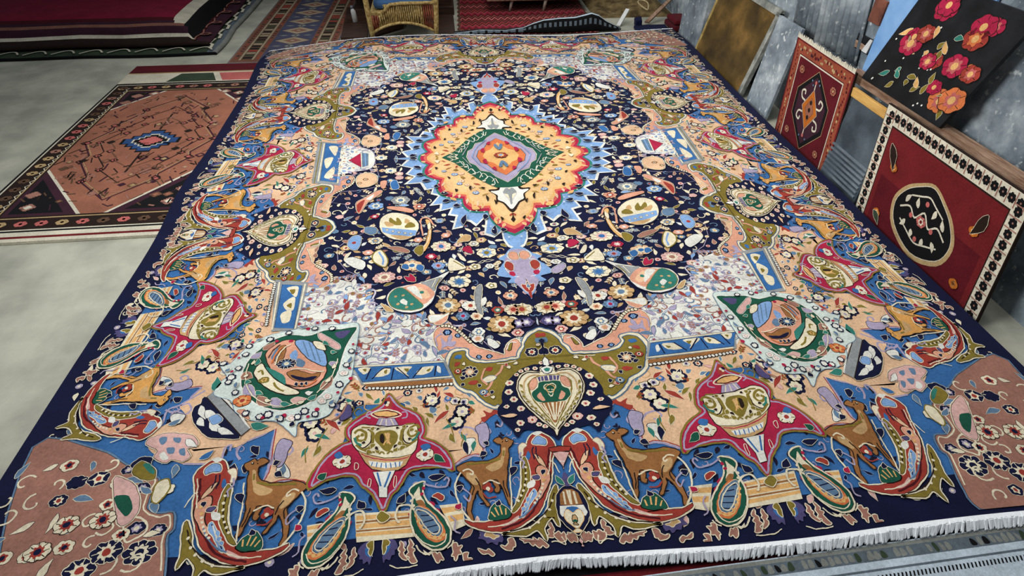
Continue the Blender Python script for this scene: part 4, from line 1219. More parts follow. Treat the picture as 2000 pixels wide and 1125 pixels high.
# knotted fringe at the near and far ends
def fringe(end, seed):
    r = random.Random(seed); vs = []; fs = []
    n = 1100
    for i in range(n):
        u = -1500 + 3000 * (i + .5) / n; du = 4.0
        L = r.uniform(22, 32) * (1 if end < 0 else .4); sl = r.uniform(-7, 5) - 6 + 7 * math.sin(i * .07); lift = r.uniform(0.001, 0.005)
        a = rug_xy(np.array([(u - du, end * 2038.), (u + du, end * 2038.), (u + du * .8 + sl * .5, end * (2038 + L * .5)), (u - du * .8 + sl * .5, end * (2038 + L * .5)),
                             (u + du * .5 + sl, end * (2038 + L)), (u - du * .5 + sl, end * (2038 + L))]) / 1000.)
        b = len(vs); z = [0.001, 0.001, lift, lift, -0.012, -0.012]
        vs += [(x, y, zz) for (x, y), zz in zip(a, z)] + [(x, y, zz - 0.005) for (x, y), zz in zip(a, z)]
        for q in ((0,1,2,3),(3,2,4,5)): fs.append(tuple(b + k for k in q)); fs.append(tuple(b + 6 + k for k in q[::-1]))
        for q in ((0,3),(3,5),(1,2),(2,4)): fs.append((b + q[0], b + q[1], b + 6 + q[1], b + 6 + q[0]))
    o = mesh_obj('fringe', vs, fs, wool('wool_fringe', '#f6f8f8', .06), rug)
    tag(o, 'white cotton fringe', kind='stuff'); return o
fringe(-1, 3); fringe(1, 4)

# motifs belong to the ground they are knotted into
KIDS = {'medallion': ('medallion_vine', 'white_palmette_motif'),
        'navy_field': ('field_flower_motif', 'field_pot_motif', 'flask_motif', 'gold_scroll_motif', 'red_pendant_motif', 'field_vine'),
        'blue_border': ('deer_motif', 'pheasant_motif', 'paisley_motif', 'footed_vase_motif', 'gold_bar_motif', 'border_sprig', 'corner_rosette_motif', 'corner_flower', 'corner_blossom_motif'),
        'peach_border': ('red_vase_motif', 'peach_flower_motif', 'peach_spray_motif', 'peach_vine', 'egg_motif', 'corner_pedestal_motif'),
        'pile_ground': ('guard_leaf', 'guard_vine')}
hosts = {o.name: o for o in rug.children}
for host, names in KIDS.items():
    for o in list(rug.children):
        if o.name.split('.')[0] in names: o.parent = hosts[host]

for o in hosts.values():
    lab = {'medallion': 'peach-gold lobed central medallion in a spiky blue wreath', 'navy_field': 'navy field filled with small flowers', 'blue_border': 'blue border with deer, birds and paisleys',
           'peach_border': 'peach band with red vases and corner eggs'}.get(o.name)
    if lab: o['label'] = lab

# ------------------------------------------------------------------ setting
FZ = -0.045
concrete = rough_mat('concrete', '#9a998a','#bdbba8', 5, .85, .25, 60)
floor = box('floor', -6.5, 1.72, -4.5, 4.2, FZ - 0.1, FZ, concrete); tag(floor, kind='structure')

def peeling(name):
    m, n, l, b = node_mat(name)
    tc = n.new('ShaderNodeTexCoord')
    n1 = n.new('ShaderNodeTexNoise'); n1.inputs['Scale'].default_value = 4.0; n1.inputs['Detail'].default_value = 9; n1.inputs['Roughness'].default_value = .65
    n2 = n.new('ShaderNodeTexNoise'); n2.inputs['Scale'].default_value = 30; n2.inputs['Detail'].default_value = 5
    for q in (n1, n2): l.new(tc.outputs['Object'], q.inputs['Vector'])
    cr = n.new('ShaderNodeValToRGB'); e = cr.color_ramp.elements
    e[0].position = .36; e[0].color = (*lin('#525b62'), 1); e[1].position = .72; e[1].color = (*lin('#d6dad8'), 1)
    x = e.new(.5); x.color = (*lin('#7c868c'), 1); x = e.new(.6); x.color = (*lin('#a0a8ab'), 1)
    l.new(n1.outputs['Fac'], cr.inputs[0])
    c2 = n.new('ShaderNodeValToRGB'); c2.color_ramp.elements[0].position = .60; c2.color_ramp.elements[1].position = .68
    l.new(n2.outputs['Fac'], c2.inputs[0])
    mx = n.new('ShaderNodeMix'); mx.data_type = 'RGBA'; mx.inputs[7].default_value = (*lin('#c3c7c4'), 1)
    l.new(c2.outputs[0], mx.inputs[0]); l.new(cr.outputs[0], mx.inputs[6]); l.new(mx.outputs[2], b.inputs['Base Color'])
    bp = n.new('ShaderNodeBump'); bp.inputs['Strength'].default_value = .5; bp.inputs['Distance'].default_value = .012
    l.new(n1.outputs['Fac'], bp.inputs['Height']); l.new(bp.outputs[0], b.inputs['Normal'])
    set_in(b, 'Roughness', .7); return m
peel = peeling('peeling_paint')
wall = box('wall_right', 1.70, 1.85, -4.5, 4.2, FZ, 2.9, peel); tag(wall, kind='structure')
darkwall = rough_mat('dark_plaster', '#15120f', '#2a2420', 4, .9)
wb = box('wall_back', -6.5, 1.70, 4.05, 4.2, FZ, 2.9, darkwall); tag(wb, kind='structure')

wood_dark = rough_mat('wood_dark', '#2a1a12', '#4b3122', 9, .6, .2, 60, (1, 8, 8))
wood_mid = rough_mat('wood_mid', '#7a5a44', '#a98a72', 10, .7, .3, 50, (6, 1, 6))
wood_tan = rough_mat('wood_tan', '#b98a45', '#d9ac62', 8, .6, .15, 60, (6, 1, 6))
slate = rough_mat('slate_panel', '#343d44', '#5d686f', 7, .55, .3, 40, ramp=(.35, .75))
gold_old = rough_mat('old_gilt', '#8a7440', '#c2a868', 20, .45, .2, 90)
frame_grey = rough_mat('weathered_frame', '#5f625c', '#9a9a90', 16, .8, .4, 60)
blue_paint = rough_mat('blue_paint', '#5c8ec6', '#8db4dd', 5, .5, .1, 40)
wicker = rough_mat('wicker', '#8d7038', '#cdb274', 60, .6, .5, 200)
wicker_red = rough_mat('wicker_red', '#6b2b20', '#9a5a3a', 60, .6, .5, 200)
white_paint = rough_mat('white_paint', '#cfcfca', '#e6e4de', 12, .5, .1, 40)
black_paint_and_shade = rough_mat('black_paint_and_shade', '#0b0c0d', '#1c1d20', 10, .5, .1, 50)  # black of the flower canvas, also the painted shade in the wall hole

def wpos(y0, z0, x0, lean=0.0, shear=0.0, top=0.0):
    """local mm (a to the viewer's right along the wall, b up) -> a panel standing along the right wall"""
    def place(v, h):
        a, b = v[:, 0] / 1000., v[:, 1] / 1000.
        y = y0 - a - shear * (top - b); z = z0 + b
        return np.c_[x0 + lean * b - 0.0008 - np.minimum(h, 60) * 0.00008, y, z]
    return place
def wquad(place, a0, a1, b0, b1):
    return place(np.array([(a0, b0), (a1, b0), (a1, b1), (a0, b1)], float), np.full(4, -6.0))
def textile(name, place, a0, a1, b0, b1, base, ops, thick=0.008, parent=None):
    r = parent or empty(name)
    q = wquad(place, a0, a1, b0, b1)
    g = prism('ground', [tuple(x) for x in q[::-1]], -thick, MATLIST[MATIDX[base]], r)
    return r
def draw(ops):
    w = Weave()
    for ln in ops.strip().split('\n'):
        a, b = ln.split('|'); w.op(a.split(), [[float(q) for q in t.split(',')] for t in b.split()])
    return w
def rect(c, x0, y0, x1, y1): return f'g {c} none 0|{x0},{y0} {x1},{y0} {x1},{y1} {x0},{y1}\n'

# ---- small red rug standing against the wall, hooked medallion
def hook(cx, cy, sx, sy):
    pts = [(0, 0), (34, 6), (44, 34), (18, 44), (12, 26)]
    return 'l bone 9|' + ' '.join(f'{cx + sx * a},{cy + sy * b}' for a, b in pts) + '\n'
pk = wpos(.315, -.03, 1.535, .03, .165, .48)
t = empty('red_wall_rug', (1.535, .05, -.03)); tag(t, 'small dark red rug with hooked orange diamond medallion, leaning against the grey wall', 'rug')
t.location = (0, 0, 0)
prism('ground', [tuple(x) for x in wquad(pk, 0, 540, -10, 472)], 0.010, MATLIST[MATIDX['dark']], t)
ops = rect('burgundy', 4, -8, 536, 468) + rect('terracotta', 14, -8, 526, 460) + rect('maroon', 62, -8, 478, 408) + rect('bone', 64, -8, 476, 404) + rect('wine', 70, -8, 470, 398)
draw(ops).build('field', pk, t)
w = Weave(); r_ = random.Random(8)
for i in range(30):
    for bx in (38, 502):
        y = 6 + i * 15; w.disc((bx + r_.uniform(-12, 12), y), r_.uniform(4, 8), r_.choice(['burgundy', 'maroon', 'sand', 'burgundy']), 6)
for i in range(32):
    x = 60 + i * 13.4; w.disc((x, 434 + r_.uniform(-12, 12)), r_.uniform(5, 9), r_.choice(['burgundy', 'maroon', 'sand', 'plum']), 6)
w.build('border', (lambda v, h: pk(v, h + 8)), t, cyc=8)['kind'] = 'stuff'
ops = 'g black sand 4|270,384 418,262 418,142 270,12 122,142 122,262\n' + 'g plum none 0|270,360 398,252 398,152 270,36 142,152 142,252\n' + 'g ginger bone 4|270,300 340,205 270,112 200,205\n' + 'g brick dark 2|270,262 310,205 270,150 230,205\n'
ops += 'c dark 11|270,205 270,240 270,170\n' + hook(325, 232, 1, 1) + hook(215, 232, -1, 1) + hook(325, 178, 1, -1) + hook(215, 178, -1, -1)
ops += 'l bone 7|270,300 270,330\nl bone 7|270,112 270,86\nc rose 9|270,335 270,80\nc slate 5|235,335 305,335 250,318 290,350 240,70 300,72\n'
ops += 'o 24 8 brick burgundy sand|120,350 420,350\no 22 8 brick burgundy sand|120,50 420,50\n'
draw(ops).build('medallion', (lambda v, h: pk(v, h + 10)), t)
def wall_fringe(pl, a0, a1, b, n, parent, seed):
    r = random.Random(seed); w = Weave()
    for i in range(n):
        a = a0 + (a1 - a0) * (i + .5) / n; w.line([(a, b - 2), (a + r.uniform(-3, 3), b + r.uniform(14, 24))], 'bone', 5)
    o = w.build('fringe', pl, parent); o['kind'] = 'stuff'
wall_fringe(pk, 0, 540, 470, 110, t, 2)

# ---- second leaning rug with dark shield medallion
p2 = wpos(-.50, -.03, 1.52, .04, .20, .46)
t = empty('bordered_wall_rug'); tag(t, 'crimson rug with cream and black chequered border propped against the wall nearest the camera', 'rug')
prism('ground', [tuple(x) for x in wquad(p2, 0, 760, -10, 450)], 0.012, MATLIST[MATIDX['dark']], t)
ops = rect('bone', 3, -8, 757, 447) + rect('dark', 62, -8, 700, 386) + rect('burgundy', 67, -8, 695, 380) + rect('wine', 90, -8, 670, 200)
draw(ops).build('field', p2, t)
w = Weave(); r_ = random.Random(3)
for i in range(11):
    for bx in (32, 728): w.scallop((bx, 12 + i * 38), 17, 'black', 'black', 'mauve'); w.line([(bx - 26, 30 + i * 38), (bx + 26, 30 + i * 38)], 'mauve', 4)
for i in range(19): w.scallop((40 + i * 38, 418), 17, 'black', 'black', 'mauve'); w.line([(58 + i * 38, 392), (58 + i * 38, 444)], 'mauve', 4)
w.build('border', (lambda v, h: p2(v, h + 8)), t, cyc=8)['kind'] = 'stuff'
ops = 'f sand none 0|380,300 455,270 520,225 560,150 520,60 380,10 240,60 200,150 240,225 305,270\nf black bone 4|380,285 445,258 505,215 540,150 505,75 380,30 255,75 220,150 255,215 315,258\n'
ops += 'l bone 7|250,150 300,175 340,150 380,190 420,150 460,175 510,150\nl bone 6|270,110 320,90 380,70 440,90 490,110\nl bone 6|290,215 340,235 380,250 420,235 470,215\n'
ops += 'leafs bone 18|270,180 290,215 340,190 330,225 430,225 420,190 490,180 470,215 300,120 280,90 345,105 350,75 415,105 410,75 460,120 480,90\nc rose 10|320,150 440,150 380,225 380,85\n'
ops += 'o 26 6 rose bone burgundy|380,155\no 22 4 ginger gold burgundy|150,255 610,255 140,60 620,60\nleaf dark 40|100,330 150,240\nleaf dark 40|640,330 600,240\nleaf moss 30|120,60 170,20\n'
draw(ops).build('medallion', (lambda v, h: p2(v, h + 10)), t)

# ---- leaning landscape painting in a narrow gilt frame
pp = wpos(1.50, -.035, 1.525, .25, 0, 0)
t = empty('framed_painting'); tag(t, 'brown landscape painting in a narrow gilt and grey frame leaning on the wall', 'painting')
paint_m, n_, l_, b_ = node_mat('dark_landscape')
tc = n_.new('ShaderNodeTexCoord'); mp = n_.new('ShaderNodeMapping'); mp.inputs['Scale'].default_value = (1, 1.1, 1.6)
no = n_.new('ShaderNodeTexNoise'); no.inputs['Scale'].default_value = 3.2; no.inputs['Detail'].default_value = 9; no.inputs['Roughness'].default_value = .6
cr = n_.new('ShaderNodeValToRGB'); e = cr.color_ramp.elements
e[0].position = .3; e[0].color = (*lin('#261f10'), 1); e[1].position = .78; e[1].color = (*lin('#94703a'), 1); x = e.new(.52); x.color = (*lin('#584420'), 1)
l_.new(tc.outputs['Object'], mp.inputs[0]); l_.new(mp.outputs[0], no.inputs['Vector']); l_.new(no.outputs['Fac'], cr.inputs[0]); l_.new(cr.outputs[0], b_.inputs['Base Color']); set_in(b_, 'Roughness', .45)
prism('canvas', [tuple(x) for x in wquad(pp, 0, 760, 0, 460)], 0.012, paint_m, t)
def bar(name, a0, a1, b0, b1, m, th=.025, lift=8):
    q = pp(np.array([(a0, b0), (a1, b0), (a1, b1), (a0, b1)], float), np.full(4, 60.0)); return prism(name, [tuple(x) for x in q], th, m, t)
bar('frame_bar', -22, 0, -10, 480, gold_old); bar('frame_bar', 760, 800, -10, 480, frame_grey); bar('frame_bar', -22, 800, 460, 496, frame_grey); bar('frame_bar', -22, 800, -12, 4, frame_grey)

# ---- boards, panels, beam and canvas along the wall
def panel(name, y0, y1, z0, z1, x, lean, th, m, label, cat, bev=.002, ribs=None):
    t = empty(name); tag(t, label, cat)
    q = [(x, y0, z0), (x, y1, z0), (x + lean * (z1 - z0), y1, z1), (x + lean * (z1 - z0), y0, z1)]
    prism('board', q, th, m, t, bev)
    if ribs:
        n, za, zb, rm = ribs
        for i in range(n):
            zz = za + (zb - za) * i / max(1, n - 1)
            xx = x + lean * (zz - z0) - .004
            v, f = box_vf(xx - .004, xx + .006, min(y0, y1) + .01, max(y0, y1) - .01, zz - .004, zz + .004)
            mesh_obj('rib', v, f, rm, t)
    return t
panel('grey_pillar', 1.98, 1.56, FZ, 1.1, 1.56, .03, .09, peel, 'pale grey weathered board standing left of the framed painting', 'board')
panel('grey_board', .62, .36, FZ, .46, 1.528, .12, .02, peel, 'dark grey scuffed board standing between the painting and the red rug', 'board')
panel('ribbed_panel', -.26, -.56, FZ, .345, 1.530, .06, .02, slate, 'slate grey ribbed metal panel between the two wall rugs', 'panel', ribs=(7, .0, .13, rough_mat('rib_metal', '#565f66', '#7c868c', 8, .5)))
panel('tan_plank', -.215, -.60, .345, .382, 1.552, .02, .018, wood_tan, 'short pale tan plank above the ribbed panel', 'plank')
panel('wooden_beam', -.12, -1.3, .384, .424, 1.59, .02, .05, wood_mid, 'worn pinkish brown wooden beam running under the flower canvas', 'beam')
t = empty('corrugated_sheet'); tag(t, 'scraped grey corrugated metal sheet fixed high on the wall', 'sheet')
vs = []; fs = []
ny = 90
for i in range(ny + 1):
    y = .62 - .64 * i / ny; x = 1.685 + .006 * math.sin(i * 2 * math.pi / 7.5)
    for z in (.40, .95): vs.append((x, y + (z - .4) * .22, z))
for i in range(ny): fs.append((2*i, 2*i+2, 2*i+3, 2*i+1))
o = mesh_obj('sheet', vs, fs, peel, t, True); sd_ = o.modifiers.new('solid', 'SOLIDIFY'); sd_.thickness = .003
t = empty('wall_niche'); tag(t, 'small broken hole with splintered wood in the grey wall', 'hole')
box('hole_shade', 1.688, 1.699, -.07, .05, .465, .53, black_paint_and_shade, t)  # black slab on the wall face, standing in for shade inside the hole
prism('splinter', [(1.684, .04, .47), (1.684, -.05, .475), (1.684, -.045, .495), (1.684, .045, .50)], .006, wood_mid, t)
prism('splinter', [(1.683, -.02, .47), (1.683, -.06, .47), (1.683, -.07, .53), (1.683, -.05, .53)], .006, white_paint, t)
panel('painted_wall_board', -.085, -.62, .40, 1.3, 1.675, .01, .012, blue_paint, 'light blue painted board fixed at the right end of the grey wall', 'board')
panel('rust_patch', -.005, -.09, .60, .70, 1.668, 0, .012, rough_mat('rust_patch', '#4d2a22', '#7c4a38', 12), 'small rusty brown plate fixed above the wall hole', 'plate')
# flower canvas
pf = wpos(-.235, .425, 1.575, .14, -.25, 0)
t = empty('flower_canvas'); tag(t, 'black canvas painted with red, yellow and green flowers, standing on the beam', 'painting')
prism('canvas', [tuple(x) for x in wquad(pf, 0, 520, 0, 420)], .016, black_paint_and_shade, t)
ops = ''
r_ = random.Random(9)
for k in range(16):
    cx, cy = r_.uniform(110, 480), r_.uniform(60, 390); c = r_.choice(['crimson', 'rust', 'crimson', 'orange'])
    ops += f'o {r_.uniform(34, 60):.0f} 6 {c} {r_.choice(["rose", "orange", "crimson"])} gold|{cx:.0f},{cy:.0f}\n'
for k in range(22):
    cx, cy = r_.uniform(70, 480), r_.uniform(40, 300); ops += f'leaf {r_.choice(["teal", "olive", "gold", "olive"])} 22|{cx:.0f},{cy:.0f} {cx + r_.uniform(-50, 50):.0f},{cy + r_.uniform(-50, 50):.0f}\n'
for k in range(14): ops += f'c white 4|{r_.uniform(20, 500):.0f},{r_.uniform(10, 300):.0f}\n'
draw(ops).build('painted_flowers', pf, t, cyc=40)

# ------------------------------------------------------------------ floor rugs
def fpos(x0, y0, ang, z):
    """local mm (a right, b away) on the floor"""
    ca, sa = math.cos(ang), math.sin(ang)
    def place(v, h):
        a, b = v[:, 0] / 1000., v[:, 1] / 1000.
        return np.c_[x0 + ca * a - sa * b, y0 + sa * a + ca * b, z + h * .00003]
    return place
def slab(place, a0, a1, b0, b1, th, base, parent, name='ground'):
    q = place(np.array([(a0, b0), (a1, b0), (a1, b1), (a0, b1)], float), np.zeros(4)); q[:, 2] -= .0003
    return prism(name, [tuple(x) for x in q], th, MATLIST[MATIDX[base]], parent)

# ---- orange village rug on the left
pl = fpos(-2.36, -.50, 0, FZ + .014)
t = empty('orange_rug'); tag(t, 'worn orange-brown village rug with dark corners lying left of the big carpet', 'rug')
slab(pl, 0, 1000, 0, 2080, .012, 'bone', t)
ops = rect('bone', 0, 0, 1000, 60) + rect('burgundy', 0, 24, 1000, 40) + rect('black', 0, 72, 1000, 1740) + rect('bone', 12, 84, 988, 1728) + rect('dark', 20, 92, 980, 1720) + rect('sand', 105, 178, 895, 1634) + rect('dark', 112, 186, 888, 1626) + rect('brick', 122, 198, 878, 1612)
for a, b in ((0, 0), (1, 0), (0, 1), (1, 1)):
    X = lambda q: 122 + q if not a else 878 - q
    Y = lambda q: 198 + q if not b else 1612 - q
    ops += f'g bone none 0|{X(0)},{Y(0)} {X(330 if not b else 230)},{Y(0)} {X(0)},{Y(430 if not b else 280)}\ng plum none 0|{X(0)},{Y(0)} {X(312 if not b else 214)},{Y(0)} {X(0)},{Y(408 if not b else 262)}\n'
    ops += f'g black none 0|{X(20)},{Y(20)} {X(250 if not b else 150)},{Y(20)} {X(20)},{Y(330 if not b else 190)}\n'
draw(ops).build('field', pl, t)
w = Weave(); r_ = random.Random(14)
for i in range(21):
    for bx in (62, 938): w.rosette((bx, 130 + i * 77), 27, 6, r_.choice(['rose', 'mauve', 'sand', 'bark']), 'plum', 'bone')
for i in range(11):
    for by in (135, 1677): w.rosette((70 + i * 84, by), 27, 6, r_.choice(['rose', 'mauve', 'sand', 'bark']), 'plum', 'bone')
for sx_ in (100, 900):
    w.line([(sx_ + (8 if i % 2 else -8), 110 + i * 22) for i in range(72)], 'bone', 5)
w.build('border', (lambda v, h: pl(v, h + 20)), t, cyc=8)['kind'] = 'stuff'
w = Weave()
def stepped(cx, cy, rx, ry, col):
    p = [(1, 0), (1, .25), (.75, .25), (.75, .5), (.5, .5), (.5, .75), (.25, .75), (.25, 1)]
    q = [(x, y) for x, y in p] + [(-x, y) for x, y in p[::-1]] + [(-x, -y) for x, y in p] + [(x, -y) for x, y in p[::-1]]
    w.fill([(cx + a * rx, cy + b * ry) for a, b in q], col)
for cy in (905,):
    stepped(500, cy, 150, 130, 'black'); stepped(500, cy, 135, 116, 'denim'); stepped(500, cy, 95, 80, 'bone'); stepped(500, cy, 85, 70, 'black'); stepped(500, cy, 58, 48, 'rose')
for rx, ry, c_, wd in ((330, 600, 'plum', 8), (318, 580, 'sand', 4), (255, 440, 'dark', 6), (200, 300, 'cocoa', 7)):
    q_ = [(500 + rx * sx_, 905 + ry * sy_) for sx_, sy_ in ((1, 0), (.75, .25), (.8, .35), (.5, .62), (.52, .7), (0, 1), (-.52, .7), (-.5, .62), (-.8, .35), (-.75, .25), (-1, 0), (-.75, -.25), (-.8, -.35), (-.5, -.62), (-.52, -.7), (0, -1), (.52, -.7), (.5, -.62), (.8, -.35), (.75, -.25))]
    w.line(q_, c_, wd, True)
    for a, b in q_[::2]: stepped(a, b, 22, 20, 'dark'); stepped(a, b, 12, 11, 'rose')
for cx in (500,):
    w.line([(500, 1040), (500, 1250)], 'dark', 10); w.line([(500, 770), (500, 560)], 'dark', 10)
for k in range(240):
    a, b = r_.uniform(150, 850), r_.uniform(240, 1570)
    if abs(a - 500) < 170 and abs(b - 905) < 160: continue
    w.line([(a, b), (a + r_.uniform(-40, 40), b + r_.uniform(-60, 60))], r_.choice(['plum', 'bark', 'mauve', 'dark']), r_.uniform(5, 10))
for k in range(64):
    a, b = r_.uniform(170, 830), r_.uniform(260, 1550)
    if abs(a - 500) < 190 and abs(b - 905) < 180: continue
    k_ = r_.uniform(.5, 1); stepped(a, b, 30 * k_, 26 * k_, r_.choice(['plum', 'cocoa', 'bark', 'mauve', 'clay'])); stepped(a, b, 15 * k_, 13 * k_, r_.choice(['brick', 'sand', 'brick']))
for a, b in ((200, 1540), (800, 1540), (200, 270), (800, 270), (170, 1440), (830, 1440), (290, 1570), (710, 1570), (170, 380), (830, 380)):
    stepped(a, b, 34, 30, 'mauve'); stepped(a, b, 18, 16, 'bone')
w.build('field_motif', (lambda v, h: pl(v, h + 30)), t, cyc=8)['kind'] = 'stuff'
ops = rect('bone', 0, 1740, 1000, 1920) + rect('dark', 0, 1740, 1000, 1752) + 'g moss black 2|290,1765 600,1765 545,1905 345,1905\ng rose none 0|640,1765 1000,1765 1000,1905 585,1905\n' + rect('sand', 0, 1920, 1000, 1936) + rect('wine', 0, 1936, 1000, 2076) + rect('maroon', 0, 1936, 1000, 1950)
draw(ops).build('kilim_end', (lambda v, h: pl(v, h + 6)), t)

# ---- striped runner going back
pr = fpos(-1.78, 1.60, -.02, FZ + .008)
t = empty('runner_rug'); tag(t, 'long blue-violet runner with brick borders and pale diamonds behind the big carpet', 'rug')
slab(pr, 0, 700, 0, 2300, .006, 'steel', t)
ops = rect('clay', 6, 12, 694, 2290) + rect('cocoa', 14, 20, 686, 2285) + rect('putty', 62, 60, 76, 2280) + rect('putty', 150, 60, 164, 2280) + rect('putty', 536, 60, 550, 2280) + rect('putty', 624, 60, 638, 2280) + rect('bark', 76, 60, 150, 2280) + rect('bark', 550, 60, 624, 2280) + rect('dusk', 205, 60, 495, 2280)
draw(ops).build('field', pr, t)
w = Weave(); r_ = random.Random(6)
for i in range(44):
    y = 85 + i * 50
    for x0, x1 in ((82, 146), (554, 618)):
        c = r_.choice(['dark', 'moss', 'putty', 'rust', 'black', 'putty']); w.fill([(x0, y), (x1, y), (x1, y + 30), (x0, y + 30)], c)
    for x in (38, 185, 515, 662): w.disc((x, y + 10), 12, r_.choice(['wine', 'rust', 'plum']), 6)
for i in range(9):
    y = 220 + i * 250
    w.fill([(225, y), (350, y - 85), (475, y), (350, y + 85)], 'putty', 'clay', 5); w.fill([(280, y), (350, y - 45), (420, y), (350, y + 45)], 'clay'); w.disc((350, y), 18, 'putty', 6)
    for dx in (-90, 90): w.fill([(350 + dx - 35, y + 125), (350 + dx, y + 112), (350 + dx + 35, y + 125), (350 + dx, y + 138)], 'ash')
    w.rosette((350, y + 125), 34, 6, 'ash', 'steel', 'dusk')
w.build('field_motif', (lambda v, h: pr(v, h + 12)), t, cyc=8)['kind'] = 'stuff'

# ---- carpets under the near edge
pu = fpos(-1.6, -3.275, 0.025, FZ + .026)
t = empty('grey_carpet'); tag(t, 'pale grey patterned carpet showing beneath the white fringe at the near edge', 'rug')
slab(pu, 700, 3700, 0, 1155, .012, 'ice', t)
ops = rect('ash', 700, 1143, 3700, 1152) + rect('steel', 700, 1116, 3700, 1143) + rect('ice', 700, 900, 3700, 1112)
draw(ops).build('field', pu, t)
w = Weave(); r_ = random.Random(2)
for i in range(170): w.fill(smooth([(700 + i * 17 + r_.uniform(-5, 5), 1118 + r_.uniform(0, 5)), (713 + i * 17, 1122), (711 + i * 17, 1136 + r_.uniform(-5, 5)), (702 + i * 17, 1138)]), r_.choice(['ash', 'steel', 'ash', 'moss', 'black']))
for i in range(170): w.line([(1900 + i * 10, 1072), (1905 + i * 10, 1084)], 'black', 4)
w.line([(700, 1096), (3700, 1096)], 'steel', 5)
w.build('border', (lambda v, h: pu(v, h + 10)), t, cyc=8)['kind'] = 'stuff'
pv = fpos(-2.2, -3.4, 0.0, FZ + .0105)
t = empty('red_under_carpet'); tag(t, 'dark red carpet lying under the pale grey one, visible as a thin red strip', 'rug')
slab(pv, 0, 3900, 0, 1372, .010, 'wine', t)
draw(rect('black', 0, 1345, 3900, 1371) + rect('burgundy', 0, 1260, 3900, 1340)).build('field', pv, t)

# ---- stack of crimson rugs, far left
def stack_rug(name, label, xs, ys, prof_f, prof_r, front, right, ang=0.0):
    """draped carpet: grid following stepped profiles towards its front and right edges; bands = (distance from edge, colour)"""
    t = empty(name); tag(t, label, 'rug')
    x0, x1 = xs; y0, y1 = ys; vs = []; fs = []; ix = []
    fine = {.012, .03, .05, .07, .09, .11, .13, .15, .18, .21, .25, .3, .4, .6, .9, 1.3}
    X = sorted({x0, x1} | {x1 - d for d in fine | {b for b, _ in right}}); Y = sorted({y0, y1} | {y0 + d for d in fine | {b for b, _ in front}})
    def hgt(x, y):
        zr = np.interp(x1 - x, [p[0] for p in prof_r], [p[1] for p in prof_r]); zf = np.interp(y - y0, [p[0] for p in prof_f], [p[1] for p in prof_f])
        z = min(zr, zf); return z + .006 * math.sin(x * 9 + y * 5) * min(1, max(0, z - .05) * 20)
    for x in X:
        for y in Y: vs.append((x + .012 * math.sin(y * 7) + ang * (y - y0), y + .012 * math.sin(x * 6), FZ + hgt(x, y)))
    ny_ = len(Y); cols = sorted({c for _, c in front + right})
    for i in range(len(X) - 1):
        for j in range(ny_ - 1):
            fs.append((i * ny_ + j, (i + 1) * ny_ + j, (i + 1) * ny_ + j + 1, i * ny_ + j + 1))
            dr = x1 - (X[i] + X[i+1]) / 2; df = (Y[j] + Y[j+1]) / 2 - y0
            br = max([k for k, (b, c) in enumerate(right) if dr >= b - 1e-6]); bf = max([k for k, (b, c) in enumerate(front) if df >= b - 1e-6])
            fr_ = br / len(right); ff_ = bf / len(front)
            ix.append(cols.index(right[br][1] if fr_ < ff_ else front[bf][1]))
    o = mesh_obj('pile', vs, fs, None, t, True, [MATLIST[MATIDX[c]] for c in cols], ix)
    md_ = o.modifiers.new('solid', 'SOLIDIFY'); md_.thickness = .010; md_.offset = -1
    return t
t = stack_rug('dark_border_rug', 'lowest dark green and brown rug of the stack, white zigzag along its edge', (-4.6, -1.90), (1.79, 4.0), [(0, .010), (.012, .020), (.10, .028), (5, .03)], [(0, .010), (.012, .026), (5, .03)],
    [(0, 'black'), (.012, 'moss'), (.13, 'dark'), (.6, 'maroon')], [(0, 'ash'), (.03, 'steel'), (.07, 'moss'), (.13, 'plum'), (.6, 'maroon')])
w = Weave(); pz = fpos(-4.6, 1.79, 0, FZ + .034)
for i in range(14):
    x = 100 + i * 186; w.line(smooth([(x, 22), (x + 60, 85), (x + 110, 88), (x + 150, 34)], False), 'bone', 13)
w.build('zigzag_trim', pz, t)['kind'] = 'stuff'
w = Weave()
for i in range(9):
    y = 60 + i * 230; w.line([(2648, y), (2640, y + 90), (2610, y + 120), (2622, y + 230)], 'bone', 22)
w.build('zigzag_trim', pz, t)['kind'] = 'stuff'
t = stack_rug('crimson_stack_rug', 'plush crimson carpet with cream border draped on top of the rug stack', (-4.6, -1.99), (1.90, 4.0), [(0, .046), (.012, .060), (.10, .080), (.13, .13), (.21, .16), (.3, .185), (5, .20)], [(0, .046), (.03, .055), (.13, .060), (.15, .13), (.21, .16), (.3, .185), (5, .20)],
    [(0, 'dark'), (.05, 'dark'), (.09, 'bone'), (.11, 'plum'), (.15, 'clay'), (.18, 'plum'), (.21, 'maroon'), (.25, 'carmine'), (.4, 'carmine')], [(0, 'plum'), (.09, 'maroon'), (.11, 'black'), (.15, 'black'), (.18, 'bone'), (.25, 'bone'), (.26, 'carmine'), (.4, 'carmine')])
w = Weave(); pz2 = fpos(-4.6, 1.90, 0, FZ + .066)
for i in range(7):
    y = 190 + i * 290; w.rosette((2560, y), 42, 8, 'clay', 'plum', 'maroon'); w.line(smooth([(2520, y - 140), (2512, y - 60), (2535, y + 20), (2515, y + 110)], False), 'mauve', 10)
w.build('edge_flower', pz2, t)['kind'] = 'stuff'

